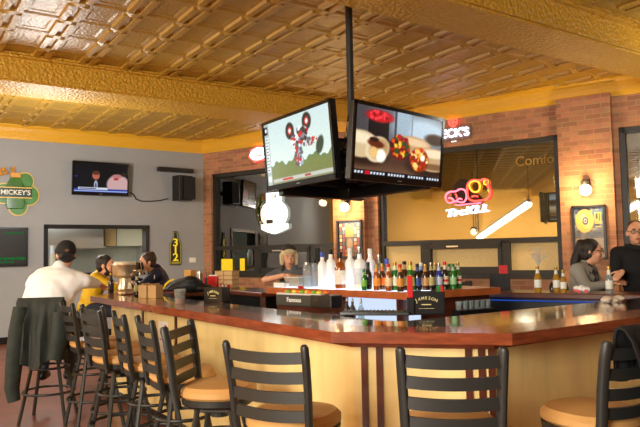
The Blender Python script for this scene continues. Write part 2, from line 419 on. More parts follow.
# street outside
bm = B(); wbox(bm, -24, 22, 0, 7, -9.5, -9); EXT = M('street_facade', hx(120, 106, 84), .8, bump=.3, bscale=5, var=.2, vscale=1, stretch=(.3, .3, 8))
tag(obj('street_building', bm, EXT), 'dim tan facade across the street behind the windows', 'building')
bm = B(); wbox(bm, -24, 22, -.06, -.02, -9, -.3); struct(obj('street', bm, M('asphalt', hx(60, 60, 60), .8)))

# ------------------------------------------------------------------ bar
def off_line(poly, dists):
    """inner polyline: each segment moved to its left by its distance, mitred"""
    segs = []
    for i in range(len(poly)-1):
        a, b = V(poly[i]), V(poly[i+1]); d = (b-a).normalized(); n = V((-d.y, d.x)); segs.append((a+n*dists[i], d))
    out = [segs[0][0]]
    for i in range(1, len(segs)):
        (p, d), (q, e) = segs[i-1], segs[i]; cr = d.x*e.y-d.y*e.x
        out.append(p+d*(((q-p).x*e.y-(q-p).y*e.x)/cr))
    a, b = V(poly[-2]), V(poly[-1]); out.append(segs[-1][0]+(b-a))
    return out
A_ = atz(106, 299, 1.07); B_ = atz(331, 331.6, 1.07); C_ = atz(512, 333.5, 1.07)
A2 = UVp(1.775, 7.0); E1 = UVp(2.1, 7.38); E2 = UVp(3.25, 7.38)
D_ = C_+U*2.8
RIMW = [V(p[:2]) for p in (E2, E1, A2, B_, C_, D_)]
WID = [.55, .5, .58, .62, .85]
def strip(bm, outer, inner, z0, z1, bev=0):
    for i in range(len(outer)-1):
        pass
    t = bmesh.new()
    n = len(outer); ring = list(outer)+list(inner)[::-1]
    a = [t.verts.new((p.x, p.y, z0)) for p in outer]; a2 = [t.verts.new((p.x, p.y, z0)) for p in inner]
    b = [t.verts.new((p.x, p.y, z1)) for p in outer]; b2 = [t.verts.new((p.x, p.y, z1)) for p in inner]
    for i in range(n-1):
        t.faces.new((a[i], a[i+1], b[i+1], b[i])); t.faces.new((a2[i], b2[i], b2[i+1], a2[i+1]))
        t.faces.new((b[i], b[i+1], b2[i+1], b2[i])); t.faces.new((a[i], a2[i], a2[i+1], a[i+1]))
    t.faces.new((a[0], b[0], b2[0], a2[0])); t.faces.new((a[-1], a2[-1], b2[-1], b[-1]))
    if bev:
        es = [e for e in t.edges if abs(e.verts[0].co.z-e.verts[1].co.z) < 1e-6 and len(e.link_faces) == 2 and e.calc_face_angle(0) > 1]
        bmesh.ops.bevel(t, geom=es, offset=bev, segments=3, affect='EDGES', profile=.5)
    merge(bm, t)
BAR = thing('bar_counter', 'long angled cherry topped bar counter with maple plywood front', 'bar counter', (B_.x, B_.y, 0))
rim_in = off_line(RIMW, [.26]*5)
bm = B(); strip(bm, RIMW, rim_in, 1.013, 1.07, .012); obj('arm_rail', bm, CHERRY, BAR, True, True)
bm = B(); strip(bm, off_line(RIMW, [.255]*5), off_line(RIMW, WID), 1.02, 1.06, .006); obj('bar_top', bm, BARTOP, BAR, True, True)
pan_o = off_line(RIMW, [.2]*5); pan_i = off_line(RIMW, [.24]*5)
bm = B(); strip(bm, pan_o, pan_i, .1, 1.013); obj('front_panel', bm, PLY, BAR, False, True)
bm = B(); strip(bm, off_line(RIMW, [.26]*5), off_line(RIMW, [.3]*5), 0, .1); obj('toe_kick', bm, PLASTIC, BAR, False, True)
bm = B(); strip(bm, off_line(RIMW, [.19]*5), off_line(RIMW, [.23]*5), .965, 1.013); obj('rail_apron', bm, CHERRY, BAR, False, True)
bm = B(); strip(bm, off_line(RIMW, [w-.22 for w in WID]), off_line(RIMW, [w-.18 for w in WID]), .05, 1.02); obj('inner_panel', bm, PLASTIC, BAR, False, True)
def strip_at(px, wdt=.034):
    for i in range(1, 4):
        a, b = pan_o[i+1-1], pan_o[i+1]
        a, b = pan_o[i], pan_o[i+1]
        d = (b-a); L = d.length; d = d.normalized(); n = V((d.y, -d.x, 0))
        p = onplane(px, 360, n, n.dot(V((a.x, a.y, 0)))); t = (V(p[:2])-a).dot(d)
        if 0 <= t <= L and p.y > 0:
            bm = B(); q = V((p.x, p.y)); nn = V(n[:2])
            prism(bm, [q-d*wdt/2, q+d*wdt/2, q+d*wdt/2+nn*.012, q-d*wdt/2+nn*.012], .1, .97)
            obj('trim_strip', bm, CHERRYD, BAR, False, True); return
for px in (116, 143.5, 176.7, 364.5, 379.5, 468.5, 481.5, 491.5): strip_at(px)
# poster on the bar front
a, b = pan_o[2], pan_o[3]; d = (b-a).normalized(); n3 = V((d.y, -d.x, 0))
pp = onplane(163.5, 338, n3, n3.dot(V((a.x, a.y, 0))))
PM = attr_mat('poster_print', 0, .5)
def f_po(X, Y):
    p = Paint(X, Y, (240, 240, 238))
    for x, y in ((.3, .25), (.32, .36), (.25, .55), (.8, .9), (.75, .12)): p.ell(x, y, .13, .025, (205, 30, 40), .4)
    p.rect(.1, .95, .9, .97, (190, 40, 50)); p.rect(.5, .4, .85, .42, (200, 60, 60)); return p.c
tp = thing('poster', 'white paper poster with red markings on the bar front', 'poster', mat4=frame(pp+n3*.004, V((d.x, d.y, 0)), Z))
picture('poster_sheet', tp, .22, .29, f_po, PM, 40, 50)

# service counter at the left far side and the far bar on the right
def slab_counter(name, label, p0, p1, depth, inward, z=1.07, legs=True, mat=CHERRYD):
    d = (p1-p0).normalized(); r = thing(name, label, 'counter', (p0.x, p0.y, 0))
    bm = B(); prism(bm, [p0[:2], p1[:2], (p1+inward*depth)[:2], (p0+inward*depth)[:2]], z-.05, z, .008); obj('counter_top', bm, mat, r, False, True)
    bm = B(); prism(bm, [(p0+inward*.1+d*.16)[:2], (p1+inward*.1-d*.16)[:2], (p1+inward*(depth-.08)-d*.16)[:2], (p0+inward*(depth-.08)+d*.16)[:2]], 0, z-.05); obj('cabinet', bm, PLASTIC, r, False, True)
    for s in (p0+d*.06, p1-d*.06):
        for k in (.05, depth-.06):
            bm = B(); q = s+inward*k; box(bm, (q.x, q.y, (z-.05)/2), (.055, .055, z-.05)); obj('leg', bm, CHERRYD, r, False, True)
    return r
slab_counter('service_counter', 'dark cherry service counter at the far left of the bar below the corner window', UVp(3.3, 6.03), UVp(3.3, 7.35), .42, U)
FB0 = V((1.0, 6.86, 0)); FB0 = atz(418, 291, 1.07); FB1 = atz(640, 293, 1.07); fd = BW
FB0.z = 0; FB1 = FB0+fd*4.2; FB1.z = 0
slab_counter('far_bar_counter', 'dark wood bar counter under the long window where two guests stand', FB0, FB1, .46, BN)
led = B(); q0 = FB0+fd*.5-BN*(-.02); 
prism(led, [(FB0+fd*.75+BN*.03)[:2], (FB0+fd*2.6+BN*.03)[:2], (FB0+fd*2.6+BN*.06)[:2], (FB0+fd*.75+BN*.06)[:2]], .99, .998)
tag(obj('light_strip', led, EM('blue_led', hx(50, 100, 230), .45)), 'thin blue light strip under the edge of the far bar counter', 'light')

# liquor island
IS_L = atz(266, 287.3, 1.15); IS_K = atz(408, 292.6, 1.15); IS_R = IS_K+(atz(470, 289.0, 1.15)-IS_K).normalized()*1.0
ISL = [V(p[:2]) for p in (IS_L, IS_K, IS_R)]
ISR = thing('liquor_island', 'central liquor shelf with orange brown wood ledge and glowing white front', 'shelf', (IS_K.x, IS_K.y, 0))
ISM = M('island_wood', hx(176, 92, 44), .3, coat=.5, var=.2, vscale=8)
bm = B(); strip(bm, ISL, off_line(ISL, [.42]*2), 1.092, 1.15, .006); obj('bottle_ledge', bm, ISM, ISR, False, True)
bm = B(); strip(bm, off_line(ISL, [.16]*2), off_line(ISL, [.4]*2), 0, .86); obj('island_cabinet', bm, PLASTIC, ISR, False, True)
LITL = [ISL[1]+(ISL[0]-ISL[1]).normalized()*.78, ISL[1]]
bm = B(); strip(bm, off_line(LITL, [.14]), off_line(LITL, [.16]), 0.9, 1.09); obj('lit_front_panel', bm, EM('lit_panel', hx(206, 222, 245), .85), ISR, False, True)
bm = B(); strip(bm, off_line([ISL[0], ISL[0].lerp(LITL[0], .98)], [.14]), off_line([ISL[0], ISL[0].lerp(LITL[0], .98)], [.16]), .86, 1.09); obj('side_panel', bm, CHERRYD, ISR, False, True)
bm = B(); strip(bm, off_line(LITL, [.10]), off_line(LITL, [.13]), 1.082, 1.09); obj('blue_strip', bm, EM('blue_strip', hx(70, 150, 255), 2.0), ISR, False, True)
bm = B(); strip(bm, off_line(ISL[1:], [.14]), off_line(ISL[1:], [.16]), .86, 1.09); obj('side_panel', bm, CHERRYD, ISR, False, True)
bm = B(); strip(bm, off_line(ISL, [.0]*2), off_line(ISL, [.4]*2), .86, .9); obj('work_top', bm, STEEL, ISR, False, True)
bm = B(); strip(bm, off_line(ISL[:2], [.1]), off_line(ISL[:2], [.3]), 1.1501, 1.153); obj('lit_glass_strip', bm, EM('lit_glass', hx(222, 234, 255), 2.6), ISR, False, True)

# ------------------------------------------------------------------ stools
def make_stool():
    r = thing('bar_stool', 'x', 'bar stool', group='black ladder back bar stools')
    bm = B(); lathe(bm, [(0, .705), (.19, .705), (.205, .72), (.205, .745), (.185, .768), (.1, .779), (0, .781)], 28, squash=1.0); 
    for v_ in bm.verts:     # rounded square cushion
        k = 1+.08*abs(math.sin(2*math.atan2(v_.co.y, v_.co.x)))**2; v_.co.x *= k; v_.co.y *= k*.98
    obj('seat', bm, TANSEAT, r, True)
    bm = B(); lathe(bm, [(0, .66), (.18, .66), (.2, .675), (.203, .707), (0, .707)], 28)
    for v_ in bm.verts:
        k = 1+.08*abs(math.sin(2*math.atan2(v_.co.y, v_.co.x)))**2; v_.co.x *= k; v_.co.y *= k*.98
    obj('seat_frame', bm, BLACK, r, True)
    bm = B(); box(bm, (0, 0, .64), (.2, .2, .03), bev=.006); lathe(bm, [(0, .59), (.05, .59), (.05, .66), (0, .66)], 16); obj('swivel', bm, BLACK, r)
    for s in (-1, 1):
        bm = B(); tube(bm, [(s*.18, -.17, .66), (s*.184, -.19, .76), (s*.19, -.205, .9), (s*.195, -.225, 1.02), (s*.197, -.24, 1.085), (s*.197, -.243, 1.097)], [.017, .018, .018, .018, .018, .012], 10, flat=1.3); obj('back_post', bm, BLACK, r, True)
    for k, z in enumerate((1.045, .962, .879, .80)):
        bm = B(); y0 = -.19-(z-.76)*.145; n = 10; hh = .024
        hw = .184+(z-.76)*.04
        ring = []
        for i in range(n+1):
            s = i/n*2-1; yy = y0-.022*(1-s*s); dz = -.008*(1-s*s)
            ring.append([bm.verts.new((s*hw, yy+dy, z+dz+hz)) for dy, hz in ((-.008, -hh), (.008, -hh), (.008, hh), (-.008, hh))])
        for a, b in zip(ring, ring[1:]):
            for j in range(4): bm.faces.new((a[j], a[(j+1) % 4], b[(j+1) % 4], b[j]))
        bm.faces.new(ring[0]); bm.faces.new(ring[-1][::-1]); obj('slat', bm, BLACK, r, True)
    for sx in (-1, 1):
        for sy in (-1, 1):
            bm = B(); tube(bm, [(sx*.095, sy*.095, .645), (sx*.1, sy*.1, .6), (sx*.2, sy*.2, 0)], .0165, 8); obj('leg', bm, BLACK, r, True)
    for z, rr in ((.26, .225), (.48, .17)):
        bm = B(); tube(bm, [(rr*math.cos(2*PI*i/28), rr*math.sin(2*PI*i/28), z) for i in range(28)], .011, 8, True); obj('foot_ring', bm, BLACK, r, True)
    return r
stool0 = make_stool(); first = [True]
def place_stool(x, y, yaw_deg, label):
    o = stool0 if first[0] else copy_tree(stool0); first[0] = False
    o.location = (x, y, 0); o.rotation_euler = (0, 0, -rad(yaw_deg)); o['label'] = label; return o
def stool_back(px, Y, yaw, label):
    """back centre seen at pixel column px at depth Y, facing yaw (degrees from straight ahead, to the right)"""
    p = atY(px, 310, Y); f = V((math.sin(rad(yaw)), math.cos(rad(yaw)), 0)); c = p+f*.235
    return place_stool(c.x, c.y, yaw, label)
ST1 = stool_back(264, 2.74, 28, 'black ladder back bar stool in front, third back from the right edge of the photo')
ST2 = stool_back(450, 2.52, 7, 'black ladder back bar stool squarely facing the short front of the bar')
ST3 = place_stool(-.575, 3.60, 99, 'black ladder back bar stool swivelled away from the bar with its seat towards the viewer')
ST4 = stool_back(145, 3.98, 62, 'black ladder back bar stool just left of the white and red poster')
ST5 = stool_back(119, 4.40, 63, 'black ladder back bar stool at the fourth place from the seated man in white')
ST6 = stool_back(90.5, 4.68, 52, 'black ladder back bar stool at the third place from the seated man in white')
ST7 = stool_back(92.5, 5.12, 48, 'black ladder back bar stool at the second place from the seated man in white')
ST8 = stool_back(67, 5.55, 55, 'black ladder back bar stool right beside the man in white')
STP = place_stool(-2.53, 5.99, -6, 'black bar stool the man in white sits on, a dark jacket over its back')
ST9 = place_stool(1.19, 2.90, -30, 'black bar stool at the right edge of the photo, turned towards the left')

# ------------------------------------------------------------------ people
def hand(bm, wrist, d, palm, thumb_side, curl=.5, k=1.0):
    d = d.normalized(); palm = (palm-d*palm.dot(d)).normalized(); side = d.cross(palm).normalized()*thumb_side
    rot = Matrix((side, d, palm)).transposed()
    ball(bm, wrist+d*.045*k, V((.038, .05, .016))*k, rot)
    for i, (o_, L) in enumerate(((.028, .068), (.010, .076), (-.009, .071), (-.027, .056))):
        p = wrist+d*.08*k+side*o_*k; dd = d.copy(); ang = 0
        for j, fr in enumerate((.44, .32, .24)):
            ang += curl*(.55, .75, .6)[j]; dd = d*math.cos(ang)+palm*math.sin(ang)
            q = p+dd*L*fr*k; capsule(bm, p, q, (.0098-.0008*j)*k, (.009-.0008*j)*k); p = q
    p = wrist+d*.025*k+side*.03*k
    for j, (a, L) in enumerate(((.75, .04), (.4, .03), (.25, .024))):
        dd = (d*math.cos(a)+side*math.sin(a)+palm*curl*.6).normalized(); q = p+dd*L*k; capsule(bm, p, q, (.0125-.0012*j)*k, (.011-.0012*j)*k); p = q
def head_rot(yaw, pitch=0, tilt=0):
    return (Matrix.Rotation(-rad(yaw), 3, 'Z') @ Matrix.Rotation(rad(pitch), 3, 'X') @ Matrix.Rotation(rad(tilt), 3, 'Y'))
SKIN = M('skin', hx(222, 164, 130), .5, var=.05, vscale=12)
def figure(name, label, loc, yaw, J, top_mat, pants_mat, hair_mat=None, hair='short', g=1.0, head_yaw=0, head_pitch=0, sleeve='long', skin=SKIN, beard=None, glasses=False, top_name='sweater', hs=1.0, loose=False):
    r = thing(name, label, 'person', loc, -rad(yaw))
    P = {k: (V(v) if isinstance(v, (tuple, list)) else v) for k, v in J.items()}
    pel, ch, nk, hd = P['pelvis'], P['chest'], P['neck'], P['head']
    Rh = head_rot(head_yaw, head_pitch)
    hv = lambda x, y, z: hd+Rh@(V((x, y, z))*hs)
    bm = B()
    def torso(bm, e):
        ax = (nk-pel).normalized(); x = V((1, 0, 0)); y = ax.cross(x).normalized(); x = y.cross(ax); rot = Matrix((x, y, ax)).transposed()
        ball(bm, pel, V((.165*g+e, .115*g+e, .12+e)), rot); ball(bm, pel.lerp(ch, .5), V((.145*g+e, .108*g+e, .16+e)), rot)
        ball(bm, ch, V((.168*g+e, .112*g+e, .19+e)), rot); ball(bm, ch.lerp(nk, .55), V((.17*g+e, .09*g+e, .1+e)), rot)
        for s in ('l', 'r'): capsule(bm, ch.lerp(nk, .75), P['sh_'+s], .06*g+e, .055*g+e)
    def arms(bm, e, frac=1.0):
        for s in ('l', 'r'):
            sh, el, wr = P['sh_'+s], P['el_'+s], P['wr_'+s]
            if frac >= 1: capsule(bm, sh, el, .052*g+e, .042*g+e*.9); w2 = el.lerp(wr, .93 if e else 1); capsule(bm, el, w2, .041*g+e*.9, (.028+.0*g)+e*.6)
            else: capsule(bm, sh, sh.lerp(el, frac), .052*g+e, .048*g+e*1.1)
    def legs(bm, e, feet):
        for s, sx in (('l', -1), ('r', 1)):
            hp, kn, an = P['hip_'+s], P['kn_'+s], P['an_'+s]
            capsule(bm, hp, kn, .083*g+e, .056*g+e*.9); capsule(bm, kn, an if not e else kn.lerp(an, .95), .056*g+e*.9, .037+e*1.1)
            if feet: capsule(bm, an+V((0, -.03, -.05)), an+V((sx*.02, .14, -.065)), .038, .032)
    torso(bm, -.004); capsule(bm, nk-V((0, 0, .04)), hd+Rh@V((0, -.015, -.06)), .058*math.sqrt(g), .052); arms(bm, 0); legs(bm, 0, True)
    ball(bm, hv(0, -.012, .025), V((.076, .096, .093))*hs, Rh, 3); ball(bm, hv(0, .018, -.045), V((.06, .07, .075))*hs, Rh, 3)
    ball(bm, hv(0, .05, -.095), V((.028, .026, .022))*hs, Rh); ball(bm, hv(0, .062, .025), V((.05, .03, .03))*hs, Rh)
    capsule(bm, hv(0, .085, .015), hv(0, .108, -.022), .009*hs, .014*hs); ball(bm, hv(0, .09, -.06), V((.024, .012, .014))*hs, Rh)
    for s in (-1, 1): ball(bm, hv(s*.078, -.012, -.012), V((.012, .02, .032))*hs, Rh); ball(bm, hv(s*.04, .058, -.03), V((.026, .024, .026))*hs, Rh)
    for s, sg in (('l', -1), ('r', 1)):
        hdn = P.get('hd_'+s); 
        if hdn is None: hdn = (P['wr_'+s]-P['el_'+s])
        pm = P.get('pm_'+s); pm = V((0, 0, -1)) if pm is None else pm
        hand(bm, P['wr_'+s], hdn, pm, P.get('th_'+s, -sg), P.get('cu_'+s, .5))
    obj('body', fuse(bm, .0075, 4), skin, r)
    # clothes
    bm = B(); torso(bm, .016); arms(bm, .014, 1.0 if sleeve == 'long' else .62); capsule(bm, nk-V((0, 0, .05)), nk+V((0, .0, .012)), .07*g, .066)
    if loose:
        capsule(bm, pel, ch, .15*g, .165*g); ball(bm, ch.lerp(nk, .35), (.22*g, .13*g, .16))
        for s in ('l', 'r'): capsule(bm, nk-V((0, 0, .06)), P['sh_'+s], .07, .085); capsule(bm, P['sh_'+s], P['el_'+s], .095, .075); capsule(bm, P['el_'+s], P['el_'+s].lerp(P['wr_'+s], .85), .075, .05)
    obj(top_name, fuse(bm, .011, 14 if loose else 5), top_mat, r)
    bm = B(); ball(bm, pel-V((0, 0, .03)), V((.17*g+.012, .12*g+.012, .12))); legs(bm, .012, False); obj('trousers', fuse(bm, .014, 4), pants_mat, r)
    for s, sx in (('l', -1), ('r', 1)):
        an = P['an_'+s]; bm = B(); capsule(bm, an+V((0, -.03, -.05)), an+V((sx*.02, .15, -.065)), .046, .04); ball(bm, an+V((0, 0, -.02)), .048); obj('shoe', fuse(bm, .012, 3), PLASTIC, r)
    # face
    for s in (-1, 1):
        bm = B(); ball(bm, hv(s*.031, .0855, .008), V((.014, .0085, .008))*hs, Rh); ey = obj('eye', bm, M('eye_white', hx(225, 222, 215), .2), r, True)
        bm = B(); ball(bm, hv(s*.031, .0935, .008), V((.006, .0025, .006))*hs, Rh); obj('iris', bm, M('iris', hx(40, 28, 20), .2), ey, True)
        if hair_mat: bm = B(); capsule(bm, hv(s*.018, .092, .031), hv(s*.045, .08, .033), .0055*hs, .004*hs); obj('eyebrow', bm, hair_mat, r, True)
    bm = B(); ball(bm, hv(0, .0985, -.057), V((.022, .006, .0045))*hs, Rh); ball(bm, hv(0, .0975, -.066), V((.018, .006, .005))*hs, Rh); obj('lips', bm, M('lips', hx(176, 96, 88), .4), r, True)
    if hair_mat:
        bm = B()
        if hair == 'short':
            ball(bm, hv(0, -.026, .04), V((.083, .099, .092))*hs, Rh, 3); ball(bm, hv(0, -.055, -.02), V((.076, .06, .07))*hs, Rh)
            for s in (-1, 1): capsule(bm, hv(s*.074, .012, .03), hv(s*.075, .012, -.02), .013*hs, .008*hs)
            rs = random.Random(len(label))
            for i in range(16): ball(bm, hv(rs.uniform(-.055, .055), rs.uniform(-.09, .02), .1+rs.uniform(-.012, .015)), V((.025, .025, .018))*hs)
        elif hair == 'buzz':
            ball(bm, hv(0, -.028, .04), V((.079, .093, .085))*hs, Rh, 3)
        elif hair == 'pony':
            ball(bm, hv(0, -.026, .038), V((.084, .1, .092))*hs, Rh, 3); ball(bm, hv(0, -.055, -.03), V((.076, .06, .08))*hs, Rh)
            ball(bm, hv(0, -.1, .075), .045*hs)
            capsule(bm, hv(0, -.1, .07), hv(.02, -.15, -.1), .045*hs, .05*hs); capsule(bm, hv(.02, -.15, -.1), hv(.03, -.15, -.27), .05*hs, .03*hs)
            for s in (-1, 1): capsule(bm, hv(s*.074, .0, .03), hv(s*.078, -.02, -.05), .018*hs, .012*hs)
        elif hair == 'long':
            ball(bm, hv(0, -.026, .038), V((.084, .1, .09))*hs, Rh, 3)
            for s in (-1, 1): capsule(bm, hv(s*.078, .0, .02), hv(s*.082, .0, -.16), .022*hs, .02*hs)
            capsule(bm, hv(0, -.08, 0), hv(0, -.09, -.16), .06*hs, .05*hs)
        obj('hair', fuse(bm, .008, 2), hair_mat, r)
    if beard:
        bm = B(); ball(bm, hv(0, .03, -.082), V((.058, .06, .042))*hs, Rh); 
        for s in (-1, 1): capsule(bm, hv(s*.07, .01, -.02), hv(s*.05, .045, -.085), .012*hs, .016*hs)
        obj('beard', fuse(bm, .007, 2), beard, r)
    if glasses:
        bm = B()
        for s in (-1, 1):
            tube(bm, [hv(s*.034+.024*math.cos(t), .1, .006+.016*math.sin(t)) for t in [2*PI*i/14 for i in range(14)]], .0028, 6, True)
            tube(bm, [hv(s*.058, .098, .01), hv(s*.08, .0, .012)], .0028, 6)
        tube(bm, [hv(-.011, .102, .01), hv(.011, .102, .01)], .0028, 6)
        obj('glasses', bm, PLASTIC, r)
    r_hv = hv
    return r, hv, Rh
def seated(**kw):
    J = dict(pelvis=(0, 0, .88), chest=(0, .02, 1.16), neck=(0, .03, 1.39), head=(0, .06, 1.53), sh_l=(-.19, .02, 1.34), sh_r=(.19, .02, 1.34),
             el_l=(-.24, .12, 1.12), el_r=(.24, .12, 1.12), wr_l=(-.14, .34, 1.12), wr_r=(.14, .34, 1.12), hip_l=(-.09, .02, .87), hip_r=(.09, .02, .87),
             kn_l=(-.13, .4, .83), kn_r=(.13, .4, .83), an_l=(-.12, .3, .4), an_r=(.12, .3, .4))
    J.update(kw); return J
def standing(**kw):
    J = dict(pelvis=(0, 0, .95), chest=(0, .01, 1.24), neck=(0, .02, 1.46), head=(0, .05, 1.6), sh_l=(-.19, 0, 1.42), sh_r=(.19, 0, 1.42),
             el_l=(-.25, .03, 1.14), el_r=(.25, .03, 1.14), wr_l=(-.2, .22, 1.04), wr_r=(.2, .22, 1.04), hip_l=(-.09, 0, .92), hip_r=(.09, 0, .92),
             kn_l=(-.1, .02, .5), kn_r=(.1, .02, .5), an_l=(-.11, -.02, .1), an_r=(.11, -.02, .1))
    J.update(kw); return J
DARKHAIR = M('dark_hair', hx(34, 26, 22), .5, bump=.5, bscale=120, var=.3, vscale=60)
BROWNHAIR = M('brown_hair', hx(58, 40, 30), .5, bump=.5, bscale=120, var=.3, vscale=60)
JEANS = M('dark_jeans', hx(44, 50, 66), .8, bump=.2, bscale=200)
def world_to(r, p):
    a = -r.rotation_euler.z; d = V(p)-r.location; return V((d.x*math.cos(a)-d.y*math.sin(a), d.x*math.sin(a)+d.y*math.cos(a), d.z))
# man in white sweater, back to the camera, right arm on the bar
def loc_of(loc, yaw, p):
    a = rad(yaw); d = V(p)-V(loc); f = V((math.sin(a), math.cos(a), 0)); rr = V((math.cos(a), -math.sin(a), 0)); return V((d.dot(rr), d.dot(f), d.z))
L0, Y0 = (-2.56, 5.97, 0), -4
wrR = loc_of(L0, Y0, atY(98, 284, 6.35)); elR = loc_of(L0, Y0, atY(84, 281, 6.08)); hdW = loc_of(L0, Y0, atY(66, 254.5, 6.12))
r, hv, Rh = figure('person', 'man in a white sweater and backward dark cap leaning on the bar, seen from behind', L0, Y0,
    seated(chest=(.05, .04, 1.16), neck=(.1, .08, 1.385), head=hdW, sh_l=(-.08, .05, 1.265), sh_r=(.27, .08, 1.26), el_l=(-.185, .1, 1.06), wr_l=(-.06, .36, 1.14), el_r=elR, wr_r=wrR, cu_r=.7),
    M('white_knit', hx(246, 246, 248), .85, bump=.25, bscale=150, var=.03), JEANS, DARKHAIR, 'short', 1.25, head_yaw=-22, head_pitch=-4, top_name='sweater', loose=True)
bm = B(); ball(bm, hv(0, -.02, .045), V((.092, .112, .095)), Rh, 3); capsule(bm, hv(-.04, -.11, -.02), hv(.04, -.11, -.02), .012, .012)
bm2 = B(); 
for i in range(9):
    t = (i/8-.5)*1.6; ball(bm, hv(.075*math.sin(t), -.10-.045*math.cos(t), -.02-.035*math.cos(t)), V((.03, .03, .009)), Rh)
cpo = obj('cap', fuse(bm, .008, 3), M('black_cap', hx(26, 26, 28), .8, bump=.2, bscale=200), r)
bm = B(); ball(bm, hv(0, -.122, .03), V((.022, .012, .018)), Rh); obj('cap_badge', bm, M('cap_badge', hx(120, 84, 60), .7), cpo, True)
bm2.free()
# man in yellow jacket
LY, YY = (-2.78, 7.66, 0), 78
hdY = loc_of(LY, YY, atY(106, 265.5, 7.62))
r, hv, Rh = figure('person', 'bearded man in a yellow jacket facing right beside the brass beer tower', LY, YY,
    seated(chest=(0, .07, 1.12), neck=(0, .14, 1.28), head=hdY, sh_l=(-.17, .1, 1.235), sh_r=(.17, .1, 1.235), el_l=(-.2, .3, 1.11), el_r=(.2, .3, 1.115), wr_l=(-.06, .46, 1.16), wr_r=(.08, .47, 1.15)),
    M('yellow_jacket', hx(222, 182, 30), .6, bump=.2, bscale=60), JEANS, DARKHAIR, 'short', 1.0, head_yaw=8, head_pitch=-4, beard=DARKHAIR, top_name='jacket')
# man in navy, facing left
LN, YN = (-1.98, 7.98, 0), -100
hdN = loc_of(LN, YN, atY(147, 262.5, 7.9))
r, hv, Rh = figure('person', 'dark haired man in a navy jacket facing left behind the paper bags', LN, YN,
    seated(chest=(0, .03, 1.13), neck=(0, .06, 1.31), head=hdN, sh_l=(-.19, .04, 1.26), sh_r=(.19, .04, 1.26), el_l=(-.25, .2, 1.13), el_r=(.22, .2, 1.13), wr_l=(-.1, .42, 1.15), wr_r=(.1, .42, 1.22)),
    M('navy_cloth', hx(28, 36, 66), .7, bump=.2, bscale=90), JEANS, BROWNHAIR, 'short', 1.1, head_yaw=-16, head_pitch=-6, top_name='jacket')
bm = B(); box(bm, loc_of(LN, YN, atY(154.5, 277, 7.7)), (.04, .012, .05), bev=.004); obj('chest_badge', bm, WHITE, r)
# bartender
LB, YB = (-.33, 7.42, 0), 176
PB = lambda x, y, Y: loc_of(LB, YB, atY(x, y, Y))
r, hv, Rh = figure('person', 'bartender in a grey shirt and pale fur trapper hat behind the liquor shelf', LB, YB,
    standing(pelvis=(0, -.08, .9), hip_l=(-.09, -.06, .88), hip_r=(.09, -.06, .88), chest=(0, .0, 1.12), neck=(0, .06, 1.30), head=PB(289, 257.5, 7.32), sh_l=(-.17, .03, 1.245), sh_r=(.17, .03, 1.25), el_r=PB(264.5, 280, 7.3), wr_r=PB(284, 275.5, 7.1), el_l=PB(308, 279, 7.25), wr_l=PB(294, 277, 7.1),
             cu_r=.9, cu_l=.9), M('grey_tee', hx(92, 94, 100), .85, bump=.15, bscale=120), JEANS, BROWNHAIR, 'long', .88, head_yaw=-6, head_pitch=-8, sleeve='short', top_name='shirt', hs=.92)
bm = B(); ball(bm, hv(0, -.03, .06), V((.092, .1, .078)), Rh, 3); ball(bm, hv(0, .068, .085), V((.068, .03, .03)), Rh)
for s in (-1, 1): capsule(bm, hv(s*.088, 0, .03), hv(s*.088, .01, -.07), .03, .026)
obj('fur_hat', fuse(bm, .009, 2), M('fur_hat', hx(206, 190, 150), .95, bump=1, bscale=90, var=.15, vscale=30), r)
bm = B(); ball(bm, hv(0, -.03, .095), V((.085, .1, .065)), Rh, 3); obj('hat_crown', fuse(bm, .01, 2), M('hat_crown', hx(58, 50, 46), .9), r)
# woman in grey argyle sweater
def argyle():
    m = M('argyle_knit', hx(150, 148, 140), .85, bump=.2, bscale=120); nt = m.node_tree; N = nt.nodes; L = nt.links
    tc = N.new('ShaderNodeTexCoord'); mp = N.new('ShaderNodeMapping'); mp.inputs['Rotation'].default_value = (0, rad(45), 0); mp.inputs['Scale'].default_value = (1, 0, 1)
    ck = N.new('ShaderNodeTexChecker'); ck.inputs['Scale'].default_value = 15; ck.inputs['Color1'].default_value = hx(62, 64, 76); ck.inputs['Color2'].default_value = hx(150, 148, 140)
    L.new(tc.outputs['Object'], mp.inputs[0]); L.new(mp.outputs[0], ck.inputs['Vector'])
    sx = N.new('ShaderNodeSeparateXYZ'); L.new(tc.outputs['Object'], sx.inputs[0])
    g1 = N.new('ShaderNodeMath'); g1.operation = 'GREATER_THAN'; g1.inputs[1].default_value = .1; L.new(sx.outputs[1], g1.inputs[0])
    ab = N.new('ShaderNodeMath'); ab.operation = 'ABSOLUTE'; L.new(sx.outputs[0], ab.inputs[0])
    g2 = N.new('ShaderNodeMath'); g2.operation = 'LESS_THAN'; g2.inputs[1].default_value = .12; L.new(ab.outputs[0], g2.inputs[0])
    mu = N.new('ShaderNodeMath'); mu.operation = 'MULTIPLY'; L.new(g1.outputs[0], mu.inputs[0]); L.new(g2.outputs[0], mu.inputs[1])
    mx = N.new('ShaderNodeMix'); mx.data_type = 'RGBA'; L.new(mu.outputs[0], mx.inputs[0]); mx.inputs[6].default_value = hx(150, 148, 140); L.new(ck.outputs[0], mx.inputs[7])
    L.new(mx.outputs[2], N['Principled BSDF'].inputs['Base Color']); return m
LW, YW = (2.69, 6.66, 0), 132
hdw = loc_of(LW, YW, atY(592, 251.5, 6.6))
